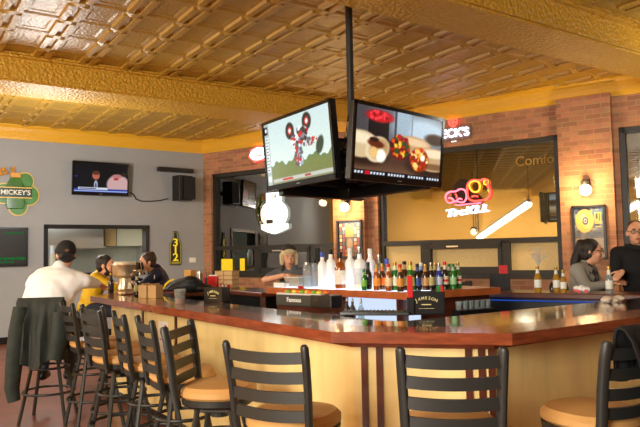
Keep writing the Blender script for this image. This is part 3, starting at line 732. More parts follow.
r, hv, Rh = figure('person', 'woman with dark ponytail and glasses in a grey argyle sweater at the far bar', LW, YW,
    seated(chest=(0, .03, 1.13), neck=(0, .05, 1.30), head=hdw, sh_l=(-.18, .03, 1.25), sh_r=(.18, .03, 1.25), el_l=(-.24, .1, 1.06), el_r=(.24, .14, 1.08), wr_l=(-.08, .3, 1.13), wr_r=(.06, .32, 1.12)),
    argyle(), JEANS, DARKHAIR, 'pony', 1.12, head_yaw=-20, head_pitch=-3, glasses=True, top_name='sweater', hs=1.06)
# man in black hoodie
LM, YM = (3.22, 6.5, 0), 192
PMn = lambda x, y, Y: loc_of(LM, YM, atY(x, y, Y))
r, hv, Rh = figure('person', 'standing man with glasses in a black hooded sweatshirt at the right edge', LM, YM,
    standing(head=PMn(635.5, 232.5, 6.45), neck=(.0, .02, 1.475), sh_l=(-.2, 0, 1.415), sh_r=(.2, 0, 1.415), el_r=(.25, .06, 1.17), wr_r=PMn(622, 272, 6.27), el_l=(-.27, .03, 1.15), wr_l=(-.14, .24, 1.12), cu_r=.6, hd_r=(.5, .6, -.3), pm_r=(.1, -.5, -.6)),
    M('black_fleece', hx(24, 24, 27), .9, bump=.2, bscale=80), JEANS, BROWNHAIR, 'buzz', 1.08, head_yaw=4, head_pitch=0, glasses=True, top_name='sweatshirt')
bm = B(); tube(bm, [(.1*math.cos(t)*1.05, .02+.1*math.sin(t), 1.475+.012*math.cos(t*2)) for t in [2*PI*i/20 for i in range(20)]], .03, 8, True); obj('hood', bm, MATS['black_fleece'], r, True)
bm = B(); box(bm, (.0, .148, 1.33), (.03, .006, .035)); obj('print', bm, M('shirt_print', hx(150, 110, 90), .7), r)
place_stool(LY[0], LY[1], YY, 'bar stool hidden under the man in the yellow jacket')
place_stool(LN[0], LN[1], YN, 'bar stool hidden under the man in the navy jacket')
place_stool(LW[0], LW[1], YW, 'bar stool hidden under the woman in the argyle sweater')

# ------------------------------------------------------------------ draped clothes
def drape(bm, hw, front, back, top_z, top_y, seed, widen=.0, hem=.06, cx=0, ny=-1):
    rs = random.Random(seed); ns, nt_ = 26, 26; ph = [rs.uniform(0, 6) for _ in range(4)]
    g = []
    for j in range(nt_+1):
        t = -front+(front+back)*j/nt_; row = []
        for i in range(ns+1):
            s = i/ns*2-1
            k = min(1, abs(t)/.25); fold = (.022*math.sin(s*9+ph[0])+.014*math.sin(s*17+ph[1]+t*3))*k
            tt = t*(1+hem*math.sin(s*4+ph[2]))
            if abs(t) < .04: y = top_y+ny*t*.9; z = top_z+.018-abs(t)*.4
            else: y = top_y+(ny*(.04+.05*k+fold+.03*abs(t)) if t > 0 else -ny*(.035+fold*.4)); z = top_z-abs(tt)+.02
            row.append(bm.verts.new((cx+s*hw*(1+widen*max(t, 0)), y, z)))
        g.append(row)
    for a, b in zip(g, g[1:]):
        for i in range(ns): bm.faces.new((a[i], a[i+1], b[i+1], b[i]))
    bmesh.ops.recalc_face_normals(bm, faces=bm.faces)
    bmesh.ops.solidify(bm, geom=bm.faces[:], thickness=.012)
JCK = M('dark_green_jacket', hx(42, 48, 44), .75, bump=.4, bscale=25, var=.25, vscale=10)
r = thing('jacket', 'dark green jacket hanging over the back of the stool of the man in white', 'jacket', STP.location, STP.rotation_euler.z)
bm = B(); drape(bm, .195, .2, .58, 1.115, -.243, 3, .1); obj('coat_body', bm, JCK, r, True)
for s, pts in ((-1, [(-.15, -.30, 1.05), (-.165, -.335, .85), (-.185, -.35, .6), (-.2, -.36, .36), (-.18, -.36, .25)]), (1, [(.2, -.34, 1.0), (.2, -.37, .8), (.17, -.38, .6)])):
    bm = B(); tube(bm, pts, [.07, .08, .075, .065, .055][:len(pts)], 12, flat=.7); obj('sleeve', bm, JCK, r, True)
BCO = M('black_coat', hx(20, 20, 22), .85, bump=.5, bscale=30)
r = thing('coat', 'black coat hung over the right half of the stool back at the right edge', 'coat', ST9.location, ST9.rotation_euler.z)
bm = B(); drape(bm, .165, .22, .5, 1.135, -.243, 5, .05, cx=.05); obj('coat_body', bm, BCO, r, True)
bm = B(); tube(bm, [(.2, -.285, 1.1), (.215, -.315, .9), (.2, -.32, .68)], [.05, .055, .045], 12, flat=.7); obj('sleeve', bm, BCO, r, True)
# black jacket with yellow trim lying on the end of the bar
cj = atY(188, 283, 7.55)
r = thing('jacket', 'black jacket with yellow trim heaped on the bar behind the plastic cup', 'jacket', (cj.x, cj.y, 1.06))
bm = B()
for (dx, dy, dz, rx, ry, rz) in ((0, 0, .07, .2, .13, .1), (-.13, .02, .05, .12, .12, .075), (.16, .02, .035, .14, .12, .05), (.03, -.03, .12, .12, .1, .065), (-.2, 0, .03, .08, .1, .035)):
    ball(bm, (dx, dy, dz), (rx, ry, rz))
bmesh.ops.bisect_plane(bm, geom=bm.verts[:]+bm.edges[:]+bm.faces[:], plane_co=(0, 0, .0), plane_no=(0, 0, -1), clear_outer=True)
bmesh.ops.holes_fill(bm, edges=[e for e in bm.edges if e.is_boundary])
obj('jacket_heap', fuse(bm, .012, 4), M('black_nylon', hx(22, 22, 25), .55, bump=.6, bscale=22), r)
bm = B(); tube(bm, [(-.27, -.08, .035), (-.235, -.115, .09), (-.19, -.105, .13), (-.14, -.1, .15)], [.012, .016, .016, .01], 8, flat=.6); obj('yellow_trim', bm, M('yellow_trim', hx(226, 196, 40), .6), r, True)

# ------------------------------------------------------------------ televisions
def f_moto(X, Y):
    p = Paint(X, Y, (206, 222, 222)); p.mix((Y-.05)*1.0, (224, 232, 224))
    hill = .72+.03*np.sin(X*23)+.02*np.sin(X*61+1)
    p.mix((Y > hill-.05).astype(float)*.85, (112, 134, 76)); p.mix((Y > hill).astype(float), (138, 146, 88)); p.mix((Y > .9).astype(float), (150, 150, 116))
    for x, y, rx, ry in ((.42, .22, .065, .13), (.68, .15, .065, .13)):
        p.ell(x, y, rx, ry, (66, 60, 58), .2); p.ell(x, y, rx*.5, ry*.5, (206, 66, 60), .3); p.ell(x, y, rx*.28, ry*.28, (236, 236, 236), .4)
    p.speck(.56, .35, .13, .14, [(40, 40, 44), (236, 236, 238), (210, 50, 46), (150, 150, 156), (70, 70, 76)], 90, .010, .026, 4)
    p.speck(.53, .62, .06, .17, [(230, 234, 238), (200, 60, 56), (170, 190, 200), (110, 116, 120)], 60, .010, .024, 5)
    p.speck(.7, .46, .11, .05, [(228, 232, 234), (120, 124, 128), (206, 70, 60)], 36, .010, .022, 6)
    p.ell(.84, .55, .05, .13, (70, 88, 66), .3, .2)
    p.rect(0, 0, .075, 1, (184, 196, 190)); p.rect(0, .04, .06, .17, (30, 34, 56)); p.ell(.03, .1, .016, .035, (240, 240, 245), .4)
    for k in range(6): p.rect(.008, .22+k*.1, .062, .285+k*.1, (232, 236, 236)); p.rect(.018, .24+k*.1, .05, .265+k*.1, (120, 130, 130))
    p.ell(.04, .9, .03, .05, (240, 244, 240), .4)
    p.rect(.1, .92, 1, .97, (196, 200, 190)); p.rect(.25, .925, .42, .965, (206, 60, 56)); p.rect(.6, .925, .68, .965, (190, 70, 60)); p.noise(.05); return p.c
def f_burrito(X, Y):
    p = Paint(X, Y, (132, 134, 140)); p.mix((.42-X)*3, (96, 92, 96)); p.ell(.78, .22, .34, .2, (200, 216, 226), .8); p.ell(.52, .1, .1, .3, (176, 192, 204), .7)
    p.rect(.42, .0, .44, .5, (90, 96, 104)); p.rect(.62, .0, .63, .4, (150, 160, 170))
    p.ell(.92, .33, .13, .09, (92, 66, 50), .5); p.mix((Y-.5)*5, (104, 76, 60)); p.mix((Y-.78)*5, (140, 108, 84))
    p.rect(.13, .1, .36, .46, (40, 26, 30)); p.ell(.25, .46, .115, .07, (34, 24, 28), .3); p.ell(.25, .12, .15, .09, (206, 36, 50), .4); p.speck(.25, .11, .12, .06, [(240, 80, 90), (170, 20, 36)], 24, .012, .02, 3)
    p.ell(.66, .56, .22, .16, (80, 54, 42), .5); p.ell(.66, .47, .21, .14, (206, 170, 130), .2, .1); p.ell(.66, .42, .18, .06, (232, 206, 170), .5, .1)
    p.ell(.49, .54, .115, .18, (120, 40, 24), .25); p.speck(.49, .52, .1, .16, [(196, 40, 28), (236, 160, 40), (150, 26, 24), (244, 206, 80), (230, 100, 34), (70, 100, 36), (90, 30, 20)], 90, .014, .03, 8)
    p.ell(.1, .66, .27, .2, (70, 48, 38), .4); p.ell(.06, .56, .2, .2, (216, 196, 160), .15, .15); p.ell(.05, .47, .18, .08, (240, 226, 200), .6, .15); p.ell(.24, .61, .125, .2, (230, 214, 184), .15, .2); p.ell(.26, .6, .1, .16, (196, 164, 122), .4, .2)
    p.ell(.22, .53, .09, .055, (120, 58, 26), .4, .3); p.ell(.2, .47, .05, .035, (70, 34, 20), .4); p.ell(.28, .7, .055, .1, (250, 246, 236), .4); p.ell(.2, .66, .04, .08, (236, 200, 140), .4)
    p.ell(.86, .78, .28, .16, (70, 48, 36), .4); p.ell(.9, .66, .25, .19, (206, 178, 140), .12, .03); p.ell(.92, .56, .21, .07, (240, 224, 196), .5); p.ell(.93, .77, .2, .05, (150, 116, 84), .6)
    p.ell(.73, .69, .115, .19, (150, 70, 26), .2); p.speck(.73, .68, .1, .165, [(232, 136, 34), (248, 186, 76), (214, 86, 28), (186, 50, 30), (250, 220, 150), (150, 70, 20)], 95, .014, .028, 9); p.ell(.77, .65, .03, .05, (252, 244, 230), .4)
    p.rect(0, .93, 1, 1, (24, 28, 40))
    for k in range(30):
        if k % 7 != 3: p.rect(.01+k*.033, .945, .03+k*.033, .985, (220, 226, 236))
    p.rect(.12, .94, .17, .99, (200, 40, 50)); p.noise(.05); return p.c
def f_news(X, Y):
    p = Paint(X, Y, (22, 24, 32)); p.ell(.2, .5, .25, .5, (34, 36, 46), .9)
    p.ell(.4, .78, .17, .22, (34, 34, 40), .2); p.ell(.4, .75, .035, .16, (206, 212, 226), .3); p.ell(.4, .78, .014, .12, (60, 80, 150), .4); p.ell(.4, .42, .07, .15, (206, 132, 112), .25); p.ell(.4, .33, .07, .07, (120, 80, 64), .4)
    p.ell(.82, .72, .22, .36, (222, 190, 190), .2); p.ell(.8, .42, .1, .07, (206, 150, 150), .4); p.ell(.78, .52, .05, .04, (206, 70, 76), .5); p.ell(.93, .35, .06, .07, (70, 56, 54), .4)
    p.rect(0, .88, 1, 1, (64, 96, 190)); p.rect(.08, .84, .62, .92, (226, 230, 240)); p.rect(.1, .86, .4, .89, (60, 70, 120)); p.rect(0, .95, 1, .98, (190, 204, 236)); p.rect(.02, .45, .05, .48, (50, 90, 210)); return p.c
SCR = attr_mat('screen', .95, .3); SCRB = attr_mat('bright_screen', 1.02, .3); SCRN = attr_mat('small_screen', .7, .3)
def tv(label, c, d, tilt, w, h, fn, mat, name='television', bez=.03, low=.05, depth=.055):
    out = V((d.y, -d.x, 0)); up = Z*math.cos(tilt)+out*math.sin(tilt)
    r = thing(name, label, 'television', mat4=frame(c, d, up))
    bm = B(); box(bm, (0, 0, -depth/2), (w, h, depth), bev=.008); obj('housing', bm, PLASTIC, r)
    bm = B(); box(bm, (0, -.02, -depth-.03), (w*.6, h*.6, .06), bev=.015); obj('back_cover', bm, M('tv_back', hx(34, 34, 36), .6), r)
    bm = B(); t = bez
    box(bm, (-w/2+t/2, 0, .004), (t, h, .012)); box(bm, (w/2-t/2, 0, .004), (t, h, .012)); box(bm, (0, h/2-t/2, .004), (w, t, .012)); box(bm, (0, -h/2+low/2, .004), (w, low, .012)); bz = obj('bezel', bm, M('gloss_black', hx(14, 14, 16), .15), r)
    if fn: picture('screen', r, w-2*bez, h-bez-low, fn, mat, 150, 90, .002, (0, (low-bez)/2))
    bm = B(); box(bm, (0, -h/2+low*.45, .011), (.05, .008, .003)); obj('maker_mark', bm, M('mark_grey', hx(120, 120, 122), .4), bz)
    return r
dr = V((math.sin(rad(46.4)), math.cos(rad(46.4)), 0)); dl = V((math.sin(rad(146.2)), math.cos(rad(146.2)), 0))
cr_, cl_ = V((.688, 5.332, 2.354)), V((-.202, 5.749, 2.425))
tv('hanging television showing stuffed burritos, right of the black ceiling pole', cr_, dr, rad(5.9), 1.18, .625, f_burrito, SCR)
tv('hanging television showing an upside down dirt bike, left of the ceiling pole', cl_, dl, rad(4.5), 1.18, .672, f_moto, SCRB)
PC = V((.31, 5.95, 0)); 
for c, d, lb, fn in ((cr_, -dr, 'hanging television with its back to the viewer, behind the dirt bike screen', f_moto), (cl_, -dl, 'hanging television with its back to the viewer, behind the burrito screen', f_burrito)):
    q = V((2*PC.x-c.x, 2*PC.y-c.y, 2.36)) + (dr*.12 if d.dot(dr) < -.9 else -dl*.22); tv(lb, q, d, rad(5), 1.18, .64, fn, SCR)
r = thing('ceiling_mount', 'black ceiling pole with brackets carrying the four hanging televisions', 'tv mount', (PC.x, PC.y, 0))
bm = B(); tube(bm, [(0, 0, CEIL+.01), (0, 0, 2.15)], .034, 14); obj('pole', bm, BLACK, r, True)
bm = B(); lathe(bm, [(0, CEIL), (.11, CEIL), (.11, CEIL-.02), (.05, CEIL-.035), (.04, CEIL-.08), (0, CEIL-.08)], 18); obj('ceiling_flange', bm, BLACK, r, True)
for c, d in ((cr_, dr), (cl_, dl), (V((2*PC.x-cr_.x, 2*PC.y-cr_.y, 2.36)), -dr), (V((2*PC.x-cl_.x, 2*PC.y-cl_.y, 2.36)), -dl)):
    out = V((d.y, -d.x, 0)); e = V((c.x, c.y, c.z))-out*.15-PC; bm = B()
    for dz in (-.1, .1): tube(bm, [(0, 0, e.z+dz), (e.x, e.y, e.z+dz)], .02, 8)
    obj('bracket_arm', bm, BLACK, r)
    bm = B(); M3 = Matrix((d, out, Z)).transposed(); box(bm, e, (.4, .03, .4), M3, .004); obj('bracket_plate', bm, BLACK, r)
bm = B(); box(bm, (-.02, -.12, 2.62), (.05, .05, .12), bev=.01); box(bm, (-.06, -.1, 2.56), (.04, .04, .05), bev=.008); obj('cable_box', bm, BRASS, r)
bm = B()
for k in range(5): tube(bm, [(-.03+.02*k, -.06, 2.75), (-.06+.03*k, -.1, 2.5), (-.12+.06*k, -.12+.02*k, 2.35), (-.05+.02*k, -.08, 2.12)], .008, 6)
obj('cable_bundle', bm, PLASTIC, r, True)
# wall television, speaker, bracket, cable
def WLp(x, y, d=0): 
    p = onplane(x, y, W_, CL-d); return p
def wl_frame(x, y, d=0): return frame(WLp(x, y, d), U, Z)
WS = (WLp(130, 178)-WLp(73, 178)).dot(U)/57*1.0   # metres per pixel along the wall near there
c = WLp(101.3, 178.8, .16)
tv('small television showing a news studio on the grey wall', c, U, rad(4), 1.05, .63, f_news, SCRN, bez=.03, low=.06)
r = thing('wall_bracket', 'black arm holding the small television to the grey wall', 'tv bracket', mat4=wl_frame(101, 179))
bm = B(); box(bm, (0, 0, .02), (.3, .3, .03)); box(bm, (0, 0, .04), (.1, .1, .05)); obj('bracket_body', bm, BLACK, r)
r = thing('speaker', 'black box loudspeaker on the grey wall beside the brick corner', 'speaker', mat4=wl_frame(178, 189.5, 0))
sw = (WLp(187, 189)-WLp(168.5, 189)).dot(U); sh = WLp(178, 177).z-WLp(178, 201.5).z
bm = B(); box(bm, (0, 0, .24), (sw*.8, sh, .26), Matrix.Rotation(rad(14), 3, 'Y'), .012); cbn = obj('cabinet', bm, PLASTIC, r)
bm = B(); box(bm, (.1, 0, .372), (sw*.7, sh*.9, .012), Matrix.Rotation(rad(14), 3, 'Y')); obj('grille', bm, M('speaker_grille', hx(34, 34, 36), .8, bump=1, bscale=300), cbn)
bm = B(); box(bm, (0, 0, .06), (.08, .1, .12)); obj('wall_mount', bm, BLACK, r)
a, b = WLp(156, 169.5), WLp(191, 172)
r = thing('wall_shelf', 'narrow black shelf bar on the grey wall above the loudspeaker', 'shelf', mat4=frame(a.lerp(b, .5), (b-a), Z))
bm = B(); box(bm, (0, 0, .1), ((b-a).length, .085, .12), bev=.01); obj('shelf_bar', bm, PLASTIC, r)
bm = B(); box(bm, (-.2, 0, .02), (.05, .06, .05)); box(bm, (.2, 0, .02), (.05, .06, .05)); obj('shelf_mount', bm, BLACK, r)
bm = B(); pts = [WLp(x, y, .03) for x, y in ((130, 192), (134, 195), (136, 199), (141, 201), (150, 201.3), (160, 200.5), (168, 198.5))]
tube(bm, pts, .011, 6); tag(obj('cable', bm, PLASTIC, None, True), 'black cable running along the grey wall from television to loudspeaker', 'cable')
# light switch plate
r = thing('switch_plate', 'small white switch plate on the grey wall by the brick corner', 'light switch', mat4=wl_frame(192.5, 260))
bm = B(); box(bm, (0, 0, .006), (.14, .1, .012), bev=.003); obj('plate', bm, WHITE, r); bm = B(); box(bm, (0, 0, .015), (.02, .04, .01)); obj('toggle', bm, WHITE, r)
# message board at the left edge
r = thing('message_board', 'black framed board with green lettering at the left edge of the wall', 'board', mat4=wl_frame(4, 247))
bw = (WLp(28, 247)-WLp(-20, 247)).dot(U); bh = WLp(10, 228).z-WLp(10, 267).z
bm = B(); box(bm, (0, 0, .015), (bw, bh, .03), bev=.004); obj('board_panel', bm, M('board_black', hx(26, 26, 25), .5), r)
bm = B(); t = .035
for q in ((0, bh/2-t/2, bw, t), (0, -bh/2+t/2, bw, t), (-bw/2+t/2, 0, t, bh), (bw/2-t/2, 0, t, bh)): box(bm, (q[0], q[1], .03), (q[2], q[3], .03))
obj('board_frame', bm, PLASTIC, r)
def dashes(bm, x0, y, n, w, h, gap, seed):
    rs = random.Random(seed); x = x0
    for k in range(n):
        ww = w*rs.uniform(.5, 1.2); box(bm, (x+ww/2, y, .033), (ww, h*rs.uniform(.7, 1), .004)); x += ww+gap
for dargs in ((.02, bh*.35, 7, .035, .035, .012, 1), (-.1, -bh*.3, 9, .045, .05, .012, 2), (-.1, -bh*.39, 6, .04, .03, .012, 3)):
    bm = B(); dashes(bm, *dargs); obj('green_lettering', bm, EM('green_letters', hx(40, 150, 70), .4), r)
# bottle-shaped 312 sign
r = thing('bottle_sign', 'bottle shaped black and yellow number sign on the grey wall', 'sign', mat4=wl_frame(175, 248, 0))
sh = WLp(175, 230.5).z-WLp(175, 264.5).z; hw = (WLp(180.5, 250)-WLp(169.8, 250)).dot(U)/2
def bott(k): return [(-hw*k, -.5*sh*k), (hw*k, -.5*sh*k), (hw*k, .12*sh), (hw*.45*k, .28*sh), (hw*.3*k, .5*sh*k), (-hw*.3*k, .5*sh*k), (-hw*.45*k, .28*sh), (-hw*k, .12*sh)]
bm = B(); prism(bm, bott(1), 0, .03); obj('sign_body', bm, M('sign_black', hx(28, 28, 26), .4), r)
bm = B(); ol = bott(.94); tube(bm, [(x, y, .032) for x, y in ol], .009, 6, True); obj('sign_outline', bm, M('sign_olive', hx(150, 150, 60), .5), r)
bm = B()
for k, ch in enumerate('312'): text(bm, ch, .215, .006, (0, .18*sh-.215*sh*k*1.0-.02, .034), sx=1.15)
obj('digits', bm, M('sign_yellow', hx(246, 222, 40), .4, emit=hx(246, 222, 40), es=.25), r)
bm = B(); box(bm, (0, -.43*sh, .032), (hw*1.5, .05, .006)); obj('sign_band', bm, MATS['sign_olive'], r)
# green clover bottle sign, left edge
r = thing('clover_sign', 'green clover and bottle beer sign with gold outline at the left edge', 'sign', mat4=wl_frame(17, 190, 0))
k = (WLp(37, 190)-WLp(-3, 190)).dot(U)/40   # metres per pixel
ks = (WLp(15, 165).z-WLp(15, 212).z)/47
def circ(cx, cy, rx, ry, n=20): return [(cx+rx*math.cos(2*PI*i/n), cy+ry*math.sin(2*PI*i/n)) for i in range(n)]
LEAF = M('clover_green', hx(72, 132, 62), .4, var=.2, vscale=6); GOLDT = M('sign_gold', hx(222, 190, 90), .35)
for cx, cy, rr in ((12, -5, 9.5), (-13, -4, 9.5), (1, -16, 9), (8, 9, 8)):
    bm = B(); prism(bm, circ(cx*k, cy*ks, rr*k+.02, rr*ks+.02), 0, .022); obj('leaf_edge', bm, GOLDT, r)
    bm = B(); prism(bm, circ(cx*k, cy*ks, rr*k, rr*ks), .003, .03); obj('clover_leaf', bm, LEAF, r)
bm = B(); bp = [(-8, -19), (8, -19), (9.3, -15), (9.3, 3), (6, 10), (4.5, 12), (-4.5, 12), (-6, 10), (-9.3, 3), (-9.3, -15)]; prism(bm, [((x-2)*k, y*ks) for x, y in bp], .02, .06, .012); obj('bottle_shape', bm, M('bottle_green', hx(60, 110, 44), .2, var=.5, vscale=4), r)
bm = B(); box(bm, (-2*k, 14.5*ks, .045), (10*k, 5*ks, .05), bev=.01); obj('bottle_cap', bm, M('cap_orange', hx(214, 156, 70), .4), r)
bm = B(); box(bm, (-2*k, -3*ks, .055), (33*k, 9*ks, .03), bev=.004); obj('banner', bm, M('banner_green', hx(30, 58, 44), .4), r)
bm = B(); box(bm, (-2*k, 2*ks, .06), (33*k, 1.0*ks, .03)); box(bm, (-2*k, -8*ks, .06), (33*k, 1.0*ks, .03)); obj('banner_edge', bm, GOLDT, r)
bm = B(); text(bm, "MICKEY'S", 6.6*ks, .004, (-2*k, -3*ks, .074)); obj('banner_lettering', bm, M('lettering_cream', hx(236, 236, 220), .4), r)
bm = B(); rs = random.Random(4)
for i in range(16): ball(bm, ((-12+rs.uniform(-7, 9))*k, (17+rs.uniform(-3, 6))*ks, .03+rs.random()*.02), rs.uniform(.02, .04), sub=1)
obj('hornet_figure', bm, M('hornet', hx(206, 150, 50), .5, var=.5, vscale=20), r)

# kitchen furniture seen through the opening
r = thing('range_hood', 'stainless hood hanging in the kitchen behind the wall opening', 'range hood', (0, 0, 0))
def kp(x, y, dv): return onplane(x, y, W_, CL+dv)
hu0, hu1 = kp(66, 236, 1.3).dot(U), kp(103.5, 236, 1.3).dot(U); hz = kp(90, 246.5, 1.3).z
bm = B(); uvbox(bm, hu0-.5, hu1, CL+1.3, CL+2.19, hz, 2.6); obj('hood_body', bm, STEEL, r)
bm = B(); uvbox(bm, hu0-.55, hu1+.02, CL+1.27, CL+2.19, hz-.04, hz); obj('hood_lip', bm, STEEL, r)
bm = B(); tu0, tu1 = kp(103.5, 236, 1.6).dot(U)+.03, kp(116, 236, 1.6).dot(U); hz2 = kp(110, 246, 1.6).z; uvbox(bm, tu0, tu1, CL+1.6, CL+2.19, hz2, 2.7); tag(obj('cabinet', bm, M('tan_cabinet', hx(196, 164, 116), .5, var=.06)), 'tan wall cabinet right of the steel hood in the kitchen', 'cabinet')
bm = B(); uvbox(bm, tu1+.02, 4.7, CL+1.6, CL+2.19, hz2, 2.7); tag(obj('cabinet', bm, M('pale_cabinet', hx(200, 196, 176), .5)), 'pale wall cabinet at the right end of the kitchen opening', 'cabinet')
bm = B(); uvbox(bm, -.5, 4.7, CL+1.5, CL+2.19, 0, .95); tag(obj('kitchen_counter', bm, STEEL), 'steel kitchen counter behind the wall opening', 'counter')
# bottle on the opening's ledge
p = WLp(51.5, 262, -.1); q0 = pz0+.05
r = thing('squeeze_bottle', 'pale bottle standing on the ledge of the kitchen opening', 'bottle', (p.x, p.y, q0))
hh = WLp(51.5, 245.5, -.1).z-q0
bm = B(); lathe(bm, [(0, 0), (.07, 0), (.075, .02), (.075, hh*.6), (.05, hh*.72), (0, hh*.72)], 16); obj('bottle_body', bm, M('pale_plastic', hx(196, 202, 192), .4), r, True)
bm = B(); lathe(bm, [(0, hh*.7), (.055, hh*.7), (.05, hh*.9), (.03, hh), (0, hh)], 14); obj('cap', bm, M('pale_blue', hx(206, 222, 240), .4), r, True)

# ------------------------------------------------------------------ brick wall: lamps, posters, neon
def BRp(x, y, d=0): return onplane(x, y, BN, CB-d)
def br_frame(x, y, d=0): return frame(BRp(x, y, d), BW, Z)
def sconce(x, y, label):
    p = BRp(x, y, .13); r = thing('wall_lamp', label, 'wall lamp', mat4=frame(p, BW, Z), group='glass globe wall lamps')
    bm = B(); lathe(bm, [(0, .07), (.05, .07), (.055, .11), (.04, .14), (0, .14)], 16, (0, 0, 0)); bmesh.ops.transform(bm, matrix=Matrix.Rotation(-PI/2, 4, 'X'), verts=[]); 
    bmesh.ops.rotate(bm, cent=(0, 0, 0), matrix=Matrix.Rotation(-PI/2, 3, 'X'), verts=bm.verts); bmesh.ops.translate(bm, vec=(0, 0, .11), verts=bm.verts); obj('lamp_cap', bm, BLACK, r, True)
    bm = B(); box(bm, (0, .1, .012), (.1, .12, .024), bev=.005); tube(bm, [(0, .1, .02), (0, .11, .11)], .014, 8); obj('wall_plate', bm, BLACK, r)
    bm = B(); ball(bm, (0, 0, .11), .082, sub=3); obj('globe', bm, EM('globe_glow', hx(255, 226, 170), 9), r, True)
    l = bpy.data.lights.new('globe_light', 'POINT'); l.energy = 38; l.color = (1, .66, .3); l.shadow_soft_size = .08; lo = bpy.data.objects.new('globe_light', l); COL.objects.link(lo)
    lo.location = p - BN*.27 + Z*.0; return r
sconce(587, 190.5, 'glowing globe wall lamp on the wide brick pier above the gold record')
sconce(347.5, 207.5, 'glowing globe wall lamp on the narrow brick pier just under the televisions')
def f_beer(X, Y):
    p = Paint(X, Y, (46, 42, 40)); rs = np.random.RandomState(2)
    cols = [(214, 170, 90), (120, 130, 150), (190, 196, 200), (150, 90, 50), (206, 140, 60), (90, 100, 90), (230, 220, 190), (170, 60, 46)]
    for i in range(7):
        for j in range(9):
            if 2 <= i <= 4 and 2 <= j <= 6: continue
            p.rect(.05+i*.13, .04+j*.105, .155+i*.13, .125+j*.105, cols[rs.randint(8)])
    p.rect(.32, .06, .68, .42, (230, 160, 50)); p.rect(.34, .44, .66, .9, (110, 96, 84)); p.ell(.5, .62, .13, .16, (176, 150, 120), .4); p.noise(.08); return p.c
def f_gold(X, Y):
    p = Paint(X, Y, (92, 106, 128)); p.mix((Y-.35)*1.6, (132, 122, 108)); rs = np.random.RandomState(5)
    for i in range(70): p.ell(rs.rand(), rs.rand()*.6, .05+.06*rs.rand(), .03+.03*rs.rand(), [(70, 92, 130), (130, 140, 150), (52, 60, 76), (156, 150, 130), (60, 110, 150)][rs.randint(5)], .7)
    p.mix(((Y > .45) & (Y < .62)).astype(float)*.5, (86, 84, 84)); p.mix((Y > .62).astype(float)*.7, (160, 146, 126))
    p.ell(.36, .27, .31, .235, (228, 184, 96), .06); p.ell(.3, .2, .1, .07, (250, 224, 160), .8); p.ell(.44, .36, .12, .06, (240, 206, 136), .8); p.ell(.38, .27, .1, .08, (50, 62, 96), .12); p.ell(.38, .27, .06, .048, (200, 196, 206), .3); p.ell(.38, .27, .03, .024, (150, 50, 50), .4)
    p.rect(.7, .1, .93, .34, (196, 172, 96)); p.rect(.74, .13, .8, .24, (60, 60, 50)); p.rect(.84, .13, .88, .28, (110, 90, 50)); p.rect(.72, .38, .92, .4, (210, 180, 110)); p.noise(.06); return p.c
def poster(x0, y0, x1, y1, fn, label, d=.13, tilt=0):
    c = BRp((x0+x1)/2, (y0+y1)/2, d); w = (BRp(x1, y0, d)-BRp(x0, y0, d)).dot(BW); h = BRp(x0, y0, d).z-BRp(x0, y1, d).z
    r = thing('framed_poster', label, 'poster', mat4=frame(c, BW, Z)); t = .035
    bm = B()
    for q in ((0, h/2-t/2, w, t), (0, -h/2+t/2, w, t), (-w/2+t/2, 0, t, h), (w/2-t/2, 0, t, h)): box(bm, (q[0], q[1], .02), (q[2], q[3], .04), bev=.004)
    obj('poster_frame', bm, PLASTIC, r); picture('poster_print', r, w-2*t+.01, h-2*t+.01, fn, PM2, 90, 120, .012)
    return r
PM2 = attr_mat('framed_print', 0, .2)
poster(572.5, 205.5, 606.5, 259, f_gold, 'framed gold record poster on the wide brick pier behind the woman')
poster(337.5, 220.5, 362.5, 259, f_beer, 'framed poster of small colored pictures on the narrow brick pier')
# neon signs
NR = EM('neon_red', hx(255, 70, 56), 3.2); NY = EM('neon_amber', hx(255, 150, 44), 3.2); NW = EM('neon_white', hx(226, 234, 255), 4.5); NP = EM('neon_pink', hx(255, 110, 130), 2.5); NWB = EM('sign_white', hx(250, 250, 240), 1.6)
r = thing('neon_sign', 'red neon bear sign with white lettering hanging in the long window', 'neon sign', mat4=br_frame(467, 196, -.08))
k = (BRp(490, 196, -.08)-BRp(441, 196, -.08)).dot(BW)/49; ks = (BRp(467, 180, -.08).z-BRp(467, 216, -.08).z)/36
def npts(l): return [((x-467)*k, -(y-196)*ks, 0) for x, y in l]
def smooth_closed(pts, n=3, closed=True):
    pts = [V(p) for p in pts]
    for _ in range(n):
        q = []; m = len(pts)
        for i in range(m if closed else m-1):
            a, b = pts[i], pts[(i+1) % m]; q += [a.lerp(b, .25), a.lerp(b, .75)]
        pts = q
    return pts
bm = B(); tube(bm, smooth_closed(npts([(468, 183), (474, 180), (481, 182), (484, 180), (488, 182), (487, 187), (490, 192), (489, 199), (484, 201), (474, 202), (468, 199), (467, 192)])), .017, 6, True); obj('bear_head_tube', bm, NR, r)
bm = B(); tube(bm, smooth_closed(npts([(469, 186), (471, 182), (476, 181), (480, 184), (480, 190), (477, 193), (472, 192)])), .014, 6, True); tube(bm, smooth_closed(npts([(484, 182), (488, 181), (488, 186), (484, 186)])), .012, 6, True); tube(bm, smooth_closed(npts([(486, 189), (490, 194), (488, 200), (482, 202)]), 3, False), .012, 6); obj('amber_tube', bm, NY, r)
bm = B(); rs = random.Random(9)
tube(bm, smooth_closed(npts([(444, 195), (449, 190), (456, 191), (460, 188), (466, 190), (467, 198), (463, 203), (455, 200), (448, 203)])), .015, 6, True)
tube(bm, smooth_closed(npts([(446, 198), (451, 196), (455, 202), (459, 197), (464, 201)]), 3, False), .015, 6)
tube(bm, smooth_closed(npts([(452, 203), (458, 205), (466, 204), (476, 204), (484, 203)]), 3, False), .012, 6)
